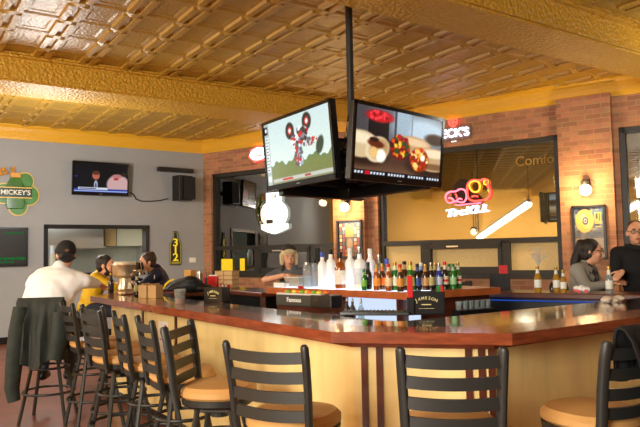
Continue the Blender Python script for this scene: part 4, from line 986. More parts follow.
obj('body_tube', bm, NP, r)
bm = B(); tube(bm, smooth_closed(npts([(443, 197), (447, 199), (450, 204)]), 2, False), .014, 6); tube(bm, smooth_closed(npts([(454, 192), (457, 195), (456, 199)]), 2, False), .012, 6); tube(bm, smooth_closed(npts([(470, 198), (474, 196), (480, 198)]), 2, False), .014, 6); obj('accent_tube', bm, NR, r)
bm = B(); prism(bm, [p[:2] for p in smooth_closed(npts([(452, 188), (457, 180), (463, 178), (470, 180), (468, 188), (486, 202), (470, 205), (450, 202)]), 2)], -.03, -.02); obj('sign_backing', bm, M('dark_backing', hx(44, 34, 30), .7), r)
bm = B(); text(bm, 'TrcKLL', 10.5*ks, .012, (-2*k, -(211-196)*ks, 0), Matrix.Rotation(rad(5), 3, 'Z'), .25, 1.4); obj('sign_lettering', bm, NW, r)
bm = B(); tube(bm, npts([(475, 214), (475, 232)]), .006, 6); obj('power_cord', bm, PLASTIC, r); bm = B(); tube(bm, npts([(476, 180), (476, 150)]), .004, 6); obj('power_cord', bm, PLASTIC, r)
# brewery sign above the window
r = thing('neon_sign', 'white lettered neon sign with red crest on the brick above the window', 'neon sign', mat4=br_frame(455, 131, .03))
k2 = (BRp(470, 131, .03)-BRp(441, 131, .03)).dot(BW)/29
ks2 = (BRp(455, 118, .03).z-BRp(455, 142, .03).z)/24; SL = Matrix.Rotation(math.atan2(0, 1), 3, 'Z')
bm = B(); text(bm, "BECK'S", 11.5*ks2, .012, (-2.5*k2, -2.5*ks2, .03), None, 0, 1.0); obj('sign_lettering', bm, NW, r)
bm = B(); box(bm, (-2.5*k2, -2.5*ks2, .004), (36*k2, 13*ks2, .012)); obj('sign_backing', bm, M('blue_backing', hx(110, 84, 76), .6), r)
bm = B(); tube(bm, smooth_closed([((x)*k2, y*ks2, .03) for x, y in ((-5, 12), (-1, 10.5), (3, 12), (3, 7), (-1, 3.5), (-5, 7))], 2), .014, 6, True); tube(bm, [(-1*k2, 10*ks2, .03), (-1*k2, 5*ks2, .03)], .016, 6); tube(bm, [(-4*k2, 8.5*ks2, .03), (2*k2, 8.5*ks2, .03)], .014, 6); obj('crest_tube', bm, NR, r)
bm = B(); box(bm, (-1*k2, -10.5*ks2, .02), (5*k2, 1*ks2, .006)); obj('small_lettering', bm, NWB, r)
# white bottle-cap sign in the left window
r = thing('lit_sign', 'round overbright white lit sign hanging in the left window under the television', 'lit sign', mat4=br_frame(274, 214, -.08))
k3 = (BRp(287, 214, -.08)-BRp(261, 214, -.08)).dot(BW)/26; ks3 = (BRp(274, 192, -.08).z-BRp(274, 234, -.08).z)/42
def n3(l): return [((x-274)*k3, -(y-214)*ks3) for x, y in l]
bm = B(); prism(bm, circ(0, 0, 12.8*k3, 14*ks3, 28), -.03, .02); obj('sign_disc', bm, NWB, r)
bm = B(); prism(bm, n3([(267, 202), (281, 202), (281, 192.5), (267, 192.5)]), -.03, .025); obj('sign_top', bm, NWB, r)
bm = B(); prism(bm, n3([(262, 224), (287, 224), (287, 229), (280, 232), (274, 234), (268, 232), (262, 229)]), -.03, .035); obj('sign_ribbon', bm, NWB, r)
bm = B(); box(bm, (-3.5*k3, -7.5*ks3, .03), (6*k3, 4*ks3, .03)); obj('sign_box', bm, M('sign_box', hx(70, 52, 34), .5), r)
bm = B(); text(bm, '34', 7*ks3, .004, (1*k3, 17*ks3, .03)); obj('sign_digits', bm, M('sign_faint', hx(190, 196, 190), .6), r)
bm = B(); tube(bm, [(-10.5*k3, 5*ks3, .02), (-12*k3, -2*ks3, .02), (-9*k3, -10*ks3, .02)], .012, 6); obj('amber_edge_tube', bm, NY, r)
# neon on the brick by the left television
r = thing('neon_sign', 'small white and red neon sign on brick left of the dirt bike television', 'neon sign', mat4=br_frame(258, 155, .02))
bm = B(); tube(bm, smooth_closed([(-.16, .02, .04), (-.02, .12, .04), (.2, .1, .04), (.26, -.02, .04), (.1, -.08, .04), (-.1, -.07, .04)], 2), .028, 8, True); tube(bm, [(-.1, .02, .04), (.2, .03, .04)], .03, 8); obj('white_tube', bm, NW, r)
bm = B(); tube(bm, [(-.2, -.02, .04), (-.05, -.14, .04), (.2, -.11, .04)], .014, 8); tube(bm, [(-.16, .1, .04), (.1, .18, .04)], .012, 8); obj('red_tube', bm, NR, r)
bm = B(); box(bm, (.03, .02, .005), (.5, .3, .012)); obj('sign_backing', bm, M('clear_backing', hx(150, 110, 80), .5), r)
# faint lettering on the window
r = thing('window_lettering', 'faint tan lettering on the upper right corner of the long window', 'lettering', mat4=br_frame(538, 160, -.115))
kk = (BRp(560, 160, -.115)-BRp(515, 160, -.115)).dot(BW)/45
bm = B(); text(bm, 'Comfo', 14*kk, .001, (-3.5*kk, 0, 0), None, 0, 1.0); obj('letters', bm, M('faded_letters', hx(150, 120, 60), .9), r);
# yellow paper notes on the left window
for x0, y0, x1, y1, lb in ((221.5, 259, 232.5, 271, 'larger yellow paper notice taped to the left window'), (240, 258.5, 244.8, 274, 'narrow yellow paper notice taped to the left window, right of the larger one')):
    c = BRp((x0+x1)/2, (y0+y1)/2, -.1); w = (BRp(x1, y0, -.1)-BRp(x0, y0, -.1)).dot(BW); h = BRp(x0, y0, -.1).z-BRp(x0, y1, -.1).z
    r = thing('notice', lb, 'notice', mat4=frame(c, BW, Z), group='yellow notices'); bm = B(); box(bm, (0, 0, 0), (w, h, .004)); obj('paper', bm, M('yellow_paper', hx(250, 226, 40), .6, emit=hx(250, 220, 30), es=.12), r)  # paper given a faint glow of its own
# outlet box under the long window
r = thing('wall_outlet', 'dark double outlet box on brick below the long window', 'outlet', mat4=br_frame(464, 283.5, 0))
bm = B(); box(bm, (-.08, 0, .02), (.1, .09, .04), bev=.005); box(bm, (.08, 0, .02), (.1, .09, .04), bev=.005); box(bm, (0, 0, .015), (.08, .05, .03)); obj('outlet_box', bm, PLASTIC, r)

# ------------------------------------------------------------------ bottles
def GL(name, col, rough=.08, trans=.0): return M(name, col, rough, trans=trans, coat=.5)
GREEN = GL('green_glass', hx(34, 110, 40)); BROWN = GL('brown_glass', hx(74, 38, 16)); DARK = GL('dark_glass', hx(34, 28, 24)); AMBER = GL('amber_glass', hx(150, 76, 22)); FROST = M('frosted_white_glass', hx(250, 252, 255), .3, coat=.3)
CLRB = M('pale_clear_glass', hx(206, 218, 222), .05, trans=.75, ior=1.2)
def lab(name, *c): return M('label_'+name, hx(*c), .5, var=.12, vscale=40)
def bottle(p, h, kind, glass, label_m, cap_m, lbl, group, band=None, name='bottle'):
    r = thing(name, lbl, 'bottle', p, random.uniform(0, 6), group)
    if kind == 'beer': R = h*.132; prof = [(0, 0), (R*.95, 0), (R, .01), (R, h*.55), (R*.75, h*.66), (R*.42, h*.78), (R*.4, h*.95), (R*.46, h*.955), (R*.46, h*.975), (0, h*.975)]; lz = (.18, .48); nk = (.70, .84, .6)
    elif kind == 'tall': R = h*.13; prof = [(0, 0), (R*.96, 0), (R, .01), (R, h*.62), (R*.8, h*.70), (R*.42, h*.76), (R*.38, h*.93), (0, h*.93)]; lz = (.15, .5); nk = None
    else: R = h*.15; prof = [(0, 0), (R*.96, 0), (R, .01), (R, h*.58), (R*.85, h*.66), (R*.4, h*.73), (R*.34, h*.9), (0, h*.9)]; lz = (.12, .5); nk = None
    bm = B(); lathe(bm, prof, 16); obj('glass_body', bm, glass, r, True)
    if label_m: bm = B(); lathe(bm, [(R*1.015, h*lz[0]), (R*1.03, h*lz[0]+.002), (R*1.03, h*lz[1]-.002), (R*1.015, h*lz[1])], 16); obj('paper_label', bm, label_m, r, True)
    if band: bm = B(); lathe(bm, [(R*1.035, h*(lz[0]+.1)), (R*1.045, h*(lz[0]+.1)+.001), (R*1.045, h*(lz[1]-.12)), (R*1.035, h*(lz[1]-.12))], 16); obj('label_band', bm, band, r, True)
    if label_m and nk: bm = B(); lathe(bm, [(R*.62, h*.70), (R*.47, h*.785), (R*.45, h*.88), (R*.42, h*.88)], 14); obj('neck_label', bm, label_m, r, True)
    cz = prof[-1][1]; cr = R*(.5 if kind == 'beer' else .45)
    bm = B(); lathe(bm, [(cr, cz-.022), (cr*1.04, cz-.02), (cr, h), (0, h)], 14); obj('cap', bm, cap_m, r, True)
    return r
_s1 = (ISL[1]-ISL[0]).normalized(); _n1 = V((-_s1.y, _s1.x, 0)); _s2 = (ISL[2]-ISL[1]).normalized(); _n2 = V((-_s2.y, _s2.x, 0)); K3 = V((ISL[1].x, ISL[1].y, 0))
def isl_pt(px, off):
    p = onplane(px, 276, _n1, _n1.dot(K3)+off) if px < 404 else onplane(px, 276, _n2, _n2.dot(K3)+off)
    return V((p.x, p.y, 1.15))
def isl_bottle(px, off, topy, kind, glass, lm, cm, lbl, group, band=None):
    p = isl_pt(px, off); h = atY(px, topy, p.y).z-1.15
    return bottle(p+Z*.0031, h, kind, glass, lm, cm, lbl, group, band)
cw, cbk, cbl, cgold, csil, cred, cgr = WHITE, PLASTIC, M('cap_blue', hx(60, 90, 190), .4), M('cap_gold', hx(200, 160, 70), .3, metal=.6), STEEL, RED, M('cap_green', hx(40, 120, 50), .4)
SP = 'spirit bottles on the island shelf'; BE = 'beer bottles on the island shelf'
isl_bottle(322.5, .16, 252.5, 'tall', FROST, None, cbl, 'white bottle with a blue cap, leftmost of the white bottles', SP)
isl_bottle(331, .22, 249.5, 'tall', FROST, None, cbk, 'white bottle with a black cap left of the amber whisky bottle', SP)
isl_bottle(340.2, .14, 252.5, 'spirit', AMBER, lab('cream', 238, 226, 214), cbk, 'amber whisky bottle with a large cream label', SP)
isl_bottle(350.3, .2, 248.5, 'tall', FROST, None, cw, 'white bottle with a white cap right of the amber whisky bottle', SP)
isl_bottle(360, .14, 247.5, 'spirit', FROST, lab('bluewhite', 214, 226, 240), csil, 'white spirit bottle with a pale blue label and steel pourer', SP)
isl_bottle(370.5, .27, 249, 'tall', FROST, None, cw, 'white bottle with a white cap, rightmost of the white bottles', SP)
isl_bottle(379.3, .32, 255, 'spirit', CLRB, lab('bluewhite', 214, 226, 240), csil, 'clear spirit bottle behind the orange labelled beers', SP)
isl_bottle(387, .3, 259, 'spirit', CLRB, lab('blue', 70, 110, 190), cbl, 'clear bottle with blue label and blue cap behind the beers', SP)
isl_bottle(364, .05, 269.5, 'beer', GREEN, lab('lime', 120, 190, 70), cgr, 'small green beer bottle in front of the white bottles', BE)
isl_bottle(368.2, .12, 262.5, 'beer', DARK, lab('black', 40, 44, 40), cbk, 'dark bottle beside the small green beer bottle', BE)
isl_bottle(376.5, .08, 265, 'beer', AMBER, lab('orange', 236, 150, 40), cgold, 'amber beer bottle with an orange label, leftmost of the beers', BE)
isl_bottle(382.3, .16, 264, 'beer', BROWN, lab('deeporange', 226, 110, 40), cgold, 'brown beer bottle with a deep orange label', BE)
isl_bottle(388.5, .07, 264, 'beer', AMBER, lab('peach', 236, 196, 150), cred, 'amber beer bottle with a peach label and red cap', BE)
isl_bottle(395, .13, 262.5, 'beer', GREEN, lab('whitegreen', 226, 232, 200), cgold, 'green beer bottle with a white label and gold cap', BE)
isl_bottle(400.2, .06, 264.5, 'beer', BROWN, lab('amber', 214, 140, 60), cred, 'brown beer bottle with an amber label and red cap', BE)
isl_bottle(404.6, .18, 261.5, 'beer', BROWN, lab('ivory', 226, 210, 170), cbk, 'brown beer bottle with an ivory label and black cap', BE)
isl_bottle(410.5, .09, 262, 'beer', GREEN, lab('yellowgreen', 196, 220, 90), cgold, 'green beer bottle with a yellow green label by the red card', BE)
isl_bottle(417.5, .09, 264, 'beer', DARK, lab('navy', 50, 70, 130), cbk, 'dark beer bottle with a navy label behind the napkin caddy', BE)
isl_bottle(421.3, .2, 263, 'beer', DARK, lab('sky', 150, 180, 220), cw, 'dark beer bottle with a sky blue label in the back row', BE)
isl_bottle(425.3, .1, 264.5, 'beer', BROWN, lab('rust', 206, 150, 90), cgold, 'brown beer bottle with a rust colored label', BE)
isl_bottle(431.2, .08, 263, 'beer', DARK, lab('khaki', 176, 166, 110), csil, 'dark beer bottle with a khaki label and silver cap', BE)
isl_bottle(435.2, .2, 263, 'beer', BROWN, lab('gold', 214, 190, 110), cgold, 'brown beer bottle with a gold label in the back row', BE)
isl_bottle(439, .09, 263.5, 'beer', M('blue_glass', hx(40, 60, 150), .1), lab('silver', 190, 200, 220), csil, 'blue beer bottle with a silver label', BE)
isl_bottle(445, .1, 262, 'beer', DARK, lab('offwhite', 216, 200, 170), cred, 'dark beer bottle with an off white label and red cap', BE, RED)
isl_bottle(449.3, .2, 264, 'beer', GREEN, lab('white', 230, 232, 226), cgr, 'green beer bottle with a white label in the back row', BE)
isl_bottle(453.2, .08, 264, 'beer', GREEN, lab('mint', 150, 200, 150), cgr, 'green beer bottle with a mint label, second from the right end', BE)
isl_bottle(458, .11, 262.5, 'beer', GREEN, lab('cream2', 226, 226, 206), cgold, 'green beer bottle with a red banded label at the right end of the beers', BE, RED)
# jars at the left end
for px, off, ty, lb, lid in ((307, .16, 262, 'clear glass jar, left of the two on the island shelf', None), (314, .24, 260, 'clear glass jar with a dark lid beside the white bottles', PLASTIC)):
    p = isl_pt(px, off)+Z*.0031; h = atY(px, ty, p.y).z-1.155
    r = thing('jar', lb, 'jar', p, 0, 'jars on the island shelf'); bm = B(); R = .04; lathe(bm, [(0, 0), (R, 0), (R*1.02, .01), (R*.95, h*.75), (R*.7, h*.9), (R*.7, h*.96), (0, h*.96)], 16); obj('glass_body', bm, CLRB, r, True)
    bm = B(); lathe(bm, [(R*.75, h*.9), (R*.78, h), (0, h)], 14); obj('lid', bm, lid or csil, r, True)
# order box near the bartender and small red item
p = isl_pt(297, .2)
r = thing('receipt_box', 'grey cardboard box on the island shelf in front of the bartender', 'box', p+Z*.0031, math.atan2(_s1.y, _s1.x))
bm = B(); box(bm, (0, 0, .045), (.2, .14, .09), bev=.004); obj('box_body', bm, M('grey_card', hx(150, 146, 134), .8), r); bm = B(); box(bm, (0, 0, .093), (.205, .145, .012)); obj('box_lid', bm, M('pale_card', hx(196, 192, 180), .8), r)
p = isl_pt(283.5, .13); r = thing('paper_pad', 'white paper pad at the left end of the island shelf', 'pad', p+Z*.0031, math.atan2(_s1.y, _s1.x)); bm = B(); box(bm, (0, 0, .02), (.16, .12, .04)); obj('sheets', bm, WHITE, r); bm = B(); box(bm, (0, 0, .044), (.16, .03, .008)); obj('binding', bm, PLASTIC, r)
p = isl_pt(301, .05); r = thing('lighter', 'small red item on the edge of the island shelf', 'lighter', p, math.atan2(_s1.y, _s1.x)); bm = B(); box(bm, (0, 0, .01), (.07, .03, .02), bev=.006); obj('lighter_body', bm, RED, r); bm = B(); box(bm, (.042, 0, .01), (.014, .024, .018)); obj('lighter_top', bm, STEEL, r)
# pourers standing in front of the lit panel
for px, lb in ((347, 'small dark pour bottle in front of the glowing panel, left of the pair'), (352.5, 'small brown pour bottle in front of the glowing panel, right of the pair'), (361, 'small pale pour bottle in front of the glowing panel')):
    p = onplane(px, 305, _n1, _n1.dot(K3)+.06); h = .15
    r = thing('pour_bottle', lb, 'bottle', (p.x, p.y, .9), 0, 'pour bottles by the lit panel'); bm = B(); lathe(bm, [(0, 0), (.028, 0), (.028, h*.6), (.012, h*.8), (.012, h), (0, h)], 12); obj('bottle_body', bm, DARK if px < 350 else BROWN if px < 355 else CLRB, r, True); bm = B(); lathe(bm, [(.013, h), (.006, h+.03), (0, h+.03)], 8); obj('spout', bm, csil, r, True)

# ------------------------------------------------------------------ things on the bar
dAB = (V(B_[:2])-V(A2[:2])).normalized(); dBC = (V(C_[:2])-V(B_[:2])).normalized(); yAB = math.atan2(dAB.y, dAB.x); yBC = math.atan2(dBC.y, dBC.x); TOPZ = 1.06
def caddy(p, ang, label, w=.24, h=.15, d=.11, word='JAMESON', items=()):
    r = thing('napkin_caddy', label, 'caddy', p, ang, 'bar napkin caddies')
    bm = B(); t = .008
    box(bm, (0, -d/2+t/2, h/2), (w, t, h)); box(bm, (0, d/2-t/2, h/2), (w, t, h)); box(bm, (-w/2+t/2, 0, h/2), (t, d, h)); box(bm, (w/2-t/2, 0, h/2), (t, d, h)); box(bm, (0, 0, t/2), (w, d, t)); box(bm, (w*.2, 0, h*.45), (t, d, h*.9)); cbx = obj('caddy_box', bm, PLASTIC, r)
    if word:
        bm = B(); n = len(word)
        for i, ch in enumerate(word):
            a = (i-(n-1)/2)/n; text(bm, ch, 0.027 if i else .033, .001, (a*w*.62, h*.1-abs(a)**2*.09+.012, 0), Matrix.Rotation(-a*.9, 3, 'Z'))
        box(bm, (0, -h*.1, 0), (w*.26, .006, .002)); box(bm, (0, -h*.27, 0), (w*.42, .002, .002))
        bmesh.ops.rotate(bm, cent=(0, 0, 0), matrix=Matrix.Rotation(PI/2, 3, 'X'), verts=bm.verts); bmesh.ops.translate(bm, vec=(0, -d/2-.002, h*.55), verts=bm.verts)
        obj('caddy_lettering', bm, M('lettering_gold', hx(226, 214, 150), .5), cbx)
    bm = B(); box(bm, (-w*.13, 0, h*.5), (w*.55, d*.75, h*.8)); obj('napkins', bm, WHITE, r)
    return r
pc = atz(427.5, 315, TOPZ); ang = rad(-6)
caddy(pc+V((0, .055, 0)), ang, 'black napkin caddy with gold lettering on the short front of the bar')
q = atY(410.3, 300, pc.y+.02); r = thing('menu_card', 'tall red card standing at the left side of the front napkin caddy', 'card', (q.x, q.y, TOPZ), ang)
hc = atY(410, 275.5, q.y).z-TOPZ; bm = B(); box(bm, (0, 0, hc*.72), (.036, .03, hc*.56), bev=.003); obj('red_card', bm, RED, r); bm = B(); box(bm, (0, 0, hc*.22), (.05, .05, hc*.44), bev=.004); obj('card_holder', bm, PLASTIC, r)
q = atY(440, 300, pc.y+.04); r = thing('coaster_pack', 'green and red packet standing in the front napkin caddy', 'packet', (q.x, q.y, TOPZ+.01), ang); hc = atY(440, 285.5, q.y).z-TOPZ-.01
bm = B(); box(bm, (-.008, 0, hc/2), (.026, .03, hc)); obj('green_packet', bm, cgr, r); bm = B(); box(bm, (.014, 0, hc/2), (.016, .03, hc)); obj('red_packet', bm, RED, r)
# far caddy
pf = atz(497, 289.8, 1.07)+BN*.1; af = math.atan2(BW.y, BW.x)
pf.z = 1.07
caddy(pf, af+.35, 'black napkin caddy with a red box on the far bar counter', .2, .16, .13, None)
q = atY(503.5, 276, pf.y-.02); r = thing('matchbox', 'red box standing on the far napkin caddy', 'box', (q.x, q.y, 1.07+.16), af+.35); bm = B(); box(bm, (0, 0, .04), (.085, .06, .08), bev=.003); obj('box_body', bm, RED, r); bm = B(); box(bm, (0, 0, .083), (.08, .055, .006)); obj('box_flap', bm, RED, r)
# left caddy on long wing
pl = atz(217, 302, TOPZ); caddy(pl, yAB+.5, 'black napkin caddy with pale lettering on the long left wing of the bar', .2, .13, .12, 'JAMESON')
# garnish tray
a0, a1 = atz(275.5, 305.5, TOPZ), atz(331.5, 308.5, TOPZ); dd = (a1-a0).normalized(); L = (a1-a0).length
r = thing('garnish_tray', 'long black garnish tray with fruit on the inner edge of the bar', 'tray', a0.lerp(a1, .5)+V((-dd.y, dd.x, 0))*.07, math.atan2(dd.y, dd.x))
bm = B(); box(bm, (-.06*L/2, 0, .045), (L*.94, .13, .09), bev=.008); obj('tray_body', bm, M('charcoal_plastic', hx(52, 52, 50), .4), r)
bm = B(); box(bm, (L*.32, -.004, .047), (L*.36, .135, .094), bev=.006); obj('tray_end', bm, PLASTIC, r)
bm = B(); box(bm, (-.1*L, 0, .096), (L*.8, .11, .012)); obj('tray_lid', bm, M('pale_lid', hx(200, 196, 190), .3), r)
bm = B(); text(bm, 'Famous', .05, .001, (0, 0, 0)); bmesh.ops.rotate(bm, cent=(0, 0, 0), matrix=Matrix.Rotation(PI/2, 3, 'X'), verts=bm.verts); bmesh.ops.translate(bm, vec=(-.16*L, -.067, .05), verts=bm.verts); obj('tray_lettering', bm, WHITE, r)
for i in range(10):
    bm = B(); ball(bm, ((-.42+.08*i)*L, random.uniform(-.03, .03), .112), (.026, .02, .014)); obj('fruit_slice', bm, M(('orange_fruit', 'lime_fruit', 'lemon_fruit')[i % 3], (hx(236, 110, 30), hx(120, 170, 50), hx(236, 206, 60))[i % 3], .4), r, True)
# black rubber bar mat
m0, m1 = atz(345, 316, 1.06), atz(402, 316.5, 1.06)
cm = m0.lerp(m1, .5)+V((-dBC.y, dBC.x, 0))*.1; r = thing('bar_mat', 'black rubber mat on the inner edge of the short bar front', 'mat', (cm.x, cm.y, TOPZ), yBC)
bm = B(); box(bm, (0, 0, .012), (.46, .12, .024), bev=.004); obj('mat_body', bm, PLASTIC, r)
bm = B()
for i in range(16): box(bm, (-.19+i*.0253, 0, .026), (.008, .1, .006))
obj('mat_ribs', bm, PLASTIC, r)
# beer tap tower
pt = atz(125, 293.0, 1.0605); r = thing('beer_tower', 'polished brass beer tap tower at the left end of the bar', 'beer tap', (pt.x, pt.y, TOPZ), yAB)
th = atY(125, 262.5, pt.y).z-TOPZ
bm = B(); lathe(bm, [(0, 0), (.13, 0), (.13, .02), (.11, .035), (.085, .05), (.075, .09), (0, .09)], 28); obj('tower_base', bm, BRASS, r, True)
bm = B(); lathe(bm, [(0, .08), (.075, .08), (.07, .1), (.07, th*.5), (.09, th*.54), (0, th*.54)], 24); obj('tower_column', bm, BRASS, r, True)
bm = B(); lathe(bm, [(0, th*.5), (.09, th*.5), (.135, th*.56), (.14, th*.62), (.14, th*.88), (.15, th*.92), (.145, th*.97), (.11, th), (0, th)], 28); obj('tower_head', bm, BRASS, r, True)
bm = B(); lathe(bm, [(0, th*.97), (.13, th*.97), (.12, th*1.03), (0, th*1.04)], 24); obj('tower_cap', bm, M('pale_cap', hx(226, 222, 206), .3), r, True)
for k in range(3):
    a = -yAB+rad(-30+k*40); c_, s_ = math.cos(a), math.sin(a); bm = B(); tube(bm, [(c_*.13, s_*.13, th*.72), (c_*.23, s_*.23, th*.72), (c_*.24, s_*.24, th*.6)], .014, 8); ts = obj('tap_spout', bm, STEEL, r, True)
    bm = B(); tube(bm, [(c_*.2, s_*.2, th*.72), (c_*.2, s_*.2, th*.8), (c_*.19, s_*.19, th*1.0)], [.008, .016, .012], 8); obj('tap_handle', bm, PLASTIC, ts, True)
# dark beer bottle and glass next to the tower
p = atz(111, 294, TOPZ); p.z = TOPZ; bottle(p, .24, 'beer', DARK, lab('black', 40, 44, 40), cgold, 'dark beer bottle standing left of the brass beer tower', None)
p = atz(135.5, 295, TOPZ); p.z = TOPZ; bottle(p+V((.02, -.02, 0)), .23, 'beer', DARK, lab('khaki', 176, 166, 110), cbk, 'dark beer bottle standing right of the brass beer tower', None)
p = atz(117.5, 292.5, TOPZ); p.z = TOPZ
def cup(p, label, h, R0, R1, liquid, name='cup', mt=None):
    r = thing(name, label, 'cup', p); bm = B(); lathe(bm, [(0, .002), (R0, .002), (R1, h), (R1-.003, h), (R0-.002, .006), (0, .006)], 20); obj('cup_wall', bm, mt or M('clear_plastic', hx(226, 230, 228), .1, trans=.85, ior=1.1), r, True)
    bm = B(); lathe(bm, [(0, .007), (R0-.004, .007), (R0+(R1-R0)*.35-.004, h*.35), (0, h*.35)], 18); obj('drink', bm, liquid, r, True); return r
cup(p, 'pale paper cup between the man in yellow and the beer tower', .12, .034, .042, M('coffee', hx(60, 40, 30), .2), mt=M('pink_cup', hx(236, 206, 196), .5))
p = atz(180, 303.8, TOPZ); p.z = TOPZ; cup(p, 'clear plastic cup with a little amber drink on the left wing of the bar', atY(180, 289, p.y).z-TOPZ, .038, .052, M('amber_drink', hx(206, 120, 30), .1, trans=.4))
# paper bags
for i, (px, py, lb) in enumerate(((145, 298, 'left of two brown paper carriers on the bar before the navy jacket'), (154.5, 298.5, 'right of two brown paper carriers on the bar before the navy jacket'))):
    p = atz(px, py, TOPZ); r = thing('paper_carrier', lb, 'paper bag', (p.x, p.y+.04, TOPZ), yAB+.55, 'brown paper carriers')
    bm = B(); box(bm, (0, 0, .065), (.1, .12, .13), bev=.006); obj('carrier_body', bm, CARD, r); bm = B(); box(bm, (0, 0, .132), (.012, .12, .03)); obj('carrier_handle', bm, CARD, r)
# red flower-like bit and straws on the bar
p = atz(208.5, 301, TOPZ); r = thing('bottle_stopper', 'tiny red stopper on the bar left of the pale lettered caddy', 'stopper', (p.x, p.y, TOPZ)); bm = B(); lathe(bm, [(0, 0), (.018, 0), (.018, .015), (.01, .02), (.014, .03), (0, .036)], 12); obj('stopper_body', bm, RED, r, True)
# service counter goods
def sc(px, off): 
    p = onplane(px, 280, U, 3.3+off); return V((p.x, p.y, 1.07))
yv = math.atan2(-W_.y, -W_.x)
def pxw(px0, px1, off): return abs((sc(px1, off)-sc(px0, off)).dot(W_))
def zat(px, y, p): return atY(px, y, p.y).z
p = sc(190, .2); h = zat(190, 270, p)-1.07; r = thing('carton', 'tan carton at the left end of the service counter', 'carton', p, yv+.4); bm = B(); box(bm, (0, 0, h/2), (.13, .1, h), bev=.004); obj('carton_body', bm, M('tan_carton', hx(214, 164, 84), .7), r); bm = B(); box(bm, (0, 0, h), (.132, .03, .004)); obj('carton_tape', bm, CARD, r)
p = sc(200, .2); h = zat(200, 271.5, p)-1.07; r = thing('steel_canister', 'steel canister between the tan carton and the red holder', 'canister', p); bm = B(); lathe(bm, [(0, 0), (.045, 0), (.045, h*.9), (.05, h*.9), (.048, h), (0, h)], 18); obj('canister_body', bm, STEEL, r, True); bm = B(); lathe(bm, [(0, h), (.012, h), (.014, h+.02), (0, h+.025)], 10); obj('canister_knob', bm, STEEL, r, True)
p = sc(214, .1); h = zat(214, 276, p)-1.07; r = thing('napkin_holder', 'bright red napkin holder on the service counter', 'napkin holder', p, yv+.6); bm = B(); box(bm, (0, 0, h/2), (.14, .1, h), bev=.012); obj('holder_body', bm, RED, r); bm = B(); box(bm, (0, 0, h), (.11, .05, .03)); obj('napkins', bm, WHITE, r)
p = sc(206.5, .1); r = thing('sauce_caddy', 'dark wire caddy of sauce bottles left of the red holder', 'caddy', p); h = zat(206, 274, p)-1.07
for dx, mt in ((-.03, RED), (.0, MATS['charcoal_plastic']), (.03, cgr)): bm = B(); lathe(bm, [(0, 0), (.016, 0), (.016, h*.6), (.007, h*.8), (.007, h), (0, h)], 10, (dx, .02*(dx > 0), 0)); obj('sauce_bottle', bm, mt, r, True)
bm = B(); box(bm, (0, 0, .02), (.11, .07, .04)); obj('caddy_base', bm, PLASTIC, r)
k = 0
for col in range(2):
    for row in range(4):
        px = 222.5 if col == 0 else 231.5; p = sc(px, .2); ht = (zat(px, 270.5, p)-1.07)/4; k += 1
        r = thing('takeout_box', ('tan takeout box in the %s stack on the service counter, %s' % (('left', 'right')[col], ('at the bottom', 'second from the bottom', 'third from the bottom', 'on top')[row])), 'box', p+Z*ht*row, yv+.5, 'takeout boxes')
        bm = B(); box(bm, (0, 0, ht*.4), (.125, .15, ht*.78), bev=.004); obj('box_body', bm, M('takeout_tan', hx(206, 172, 124), .7), r); bm = B(); box(bm, (0, 0, ht*.86), (.132, .156, ht*.2), bev=.003); obj('box_lid', bm, M('takeout_lid', hx(190, 150, 104), .7), r)
p = sc(225, .03); r = thing('condiment_tray', 'low tray of red and green packets on the service counter edge', 'tray', p, yv); bm = B(); box(bm, (0, 0, .015), (.22, .06, .03)); obj('tray_body', bm, CARD, r)
for i in range(7): bm = B(); box(bm, (-.09+.03*i, 0, .04), (.024, .04, .03), Matrix.Rotation(random.uniform(-.4, .4), 3, 'Z')); obj('packet', bm, (RED, cgr, WHITE)[i % 3], r)
p = sc(197, .07); r = thing('white_tray', 'flat white tray on the service counter below the steel canister', 'tray', p, yv); bm = B(); box(bm, (0, 0, .012), (.24, .1, .024), bev=.004); obj('tray_body', bm, WHITE, r); bm = B(); box(bm, (0, 0, .027), (.2, .06, .006)); obj('tray_sheet', bm, M('pale_card', hx(196, 192, 180), .8), r)
# far bar goods
def fb(px, off): p = onplane(px, 285, BN, FB0.dot(BN)+off); return V((p.x, p.y, 1.07))
GLD = M('gold_beer_glass', hx(206, 160, 60), .06, trans=.5, ior=1.2)
FG = 'bottles on the far bar counter'
for px, off, ty, gm, lb in ((538, .14, 266, GLD, 'clear beer bottle under a pale twig-like fan on the far bar counter'), (556.5, .2, 267, GLD, 'golden beer bottle on the far bar counter, left of a close pair'), (563.5, .12, 270, GLD, 'golden beer bottle on the far bar counter, right of a close pair'), (609.3, .1, 266.5, CLRB, 'pale beer bottle with a white label between the woman and the man')):
    p = fb(px, off); h = atY(px, ty, p.y).z-1.07; bottle(p, h, 'beer', gm, lab('white', 230, 232, 226), cgold, lb, FG)
    if px == 538:
        r = thing('twig_fan', 'pale twig-like fan over a bottle on the far bar', 'dried branches', (p.x, p.y, 1.07+h)); bm = B(); rs = random.Random(3); MB_ = M('pale_twig', hx(206, 196, 178), .7)  # pale fan shape built as thin twigs
        for i in range(26):
            a = rs.uniform(-1, 1); L = rs.uniform(.1, .2); ya = rs.uniform(-.6, .6); e = V((a*.11, ya*.06, L*(1-.35*abs(a)))); m_ = e*.5+V((rs.uniform(-.015, .015), 0, .02)); tube(bm, [(0, 0, -.01), m_, e], [.003, .0025, .0015], 5)
            for q in range(3): ball(bm, m_.lerp(e, rs.random())+V((rs.uniform(-.012, .012), rs.uniform(-.01, .01), rs.uniform(-.01, .01))), .006, sub=1)
        obj('twigs', bm, MB_, r, True)
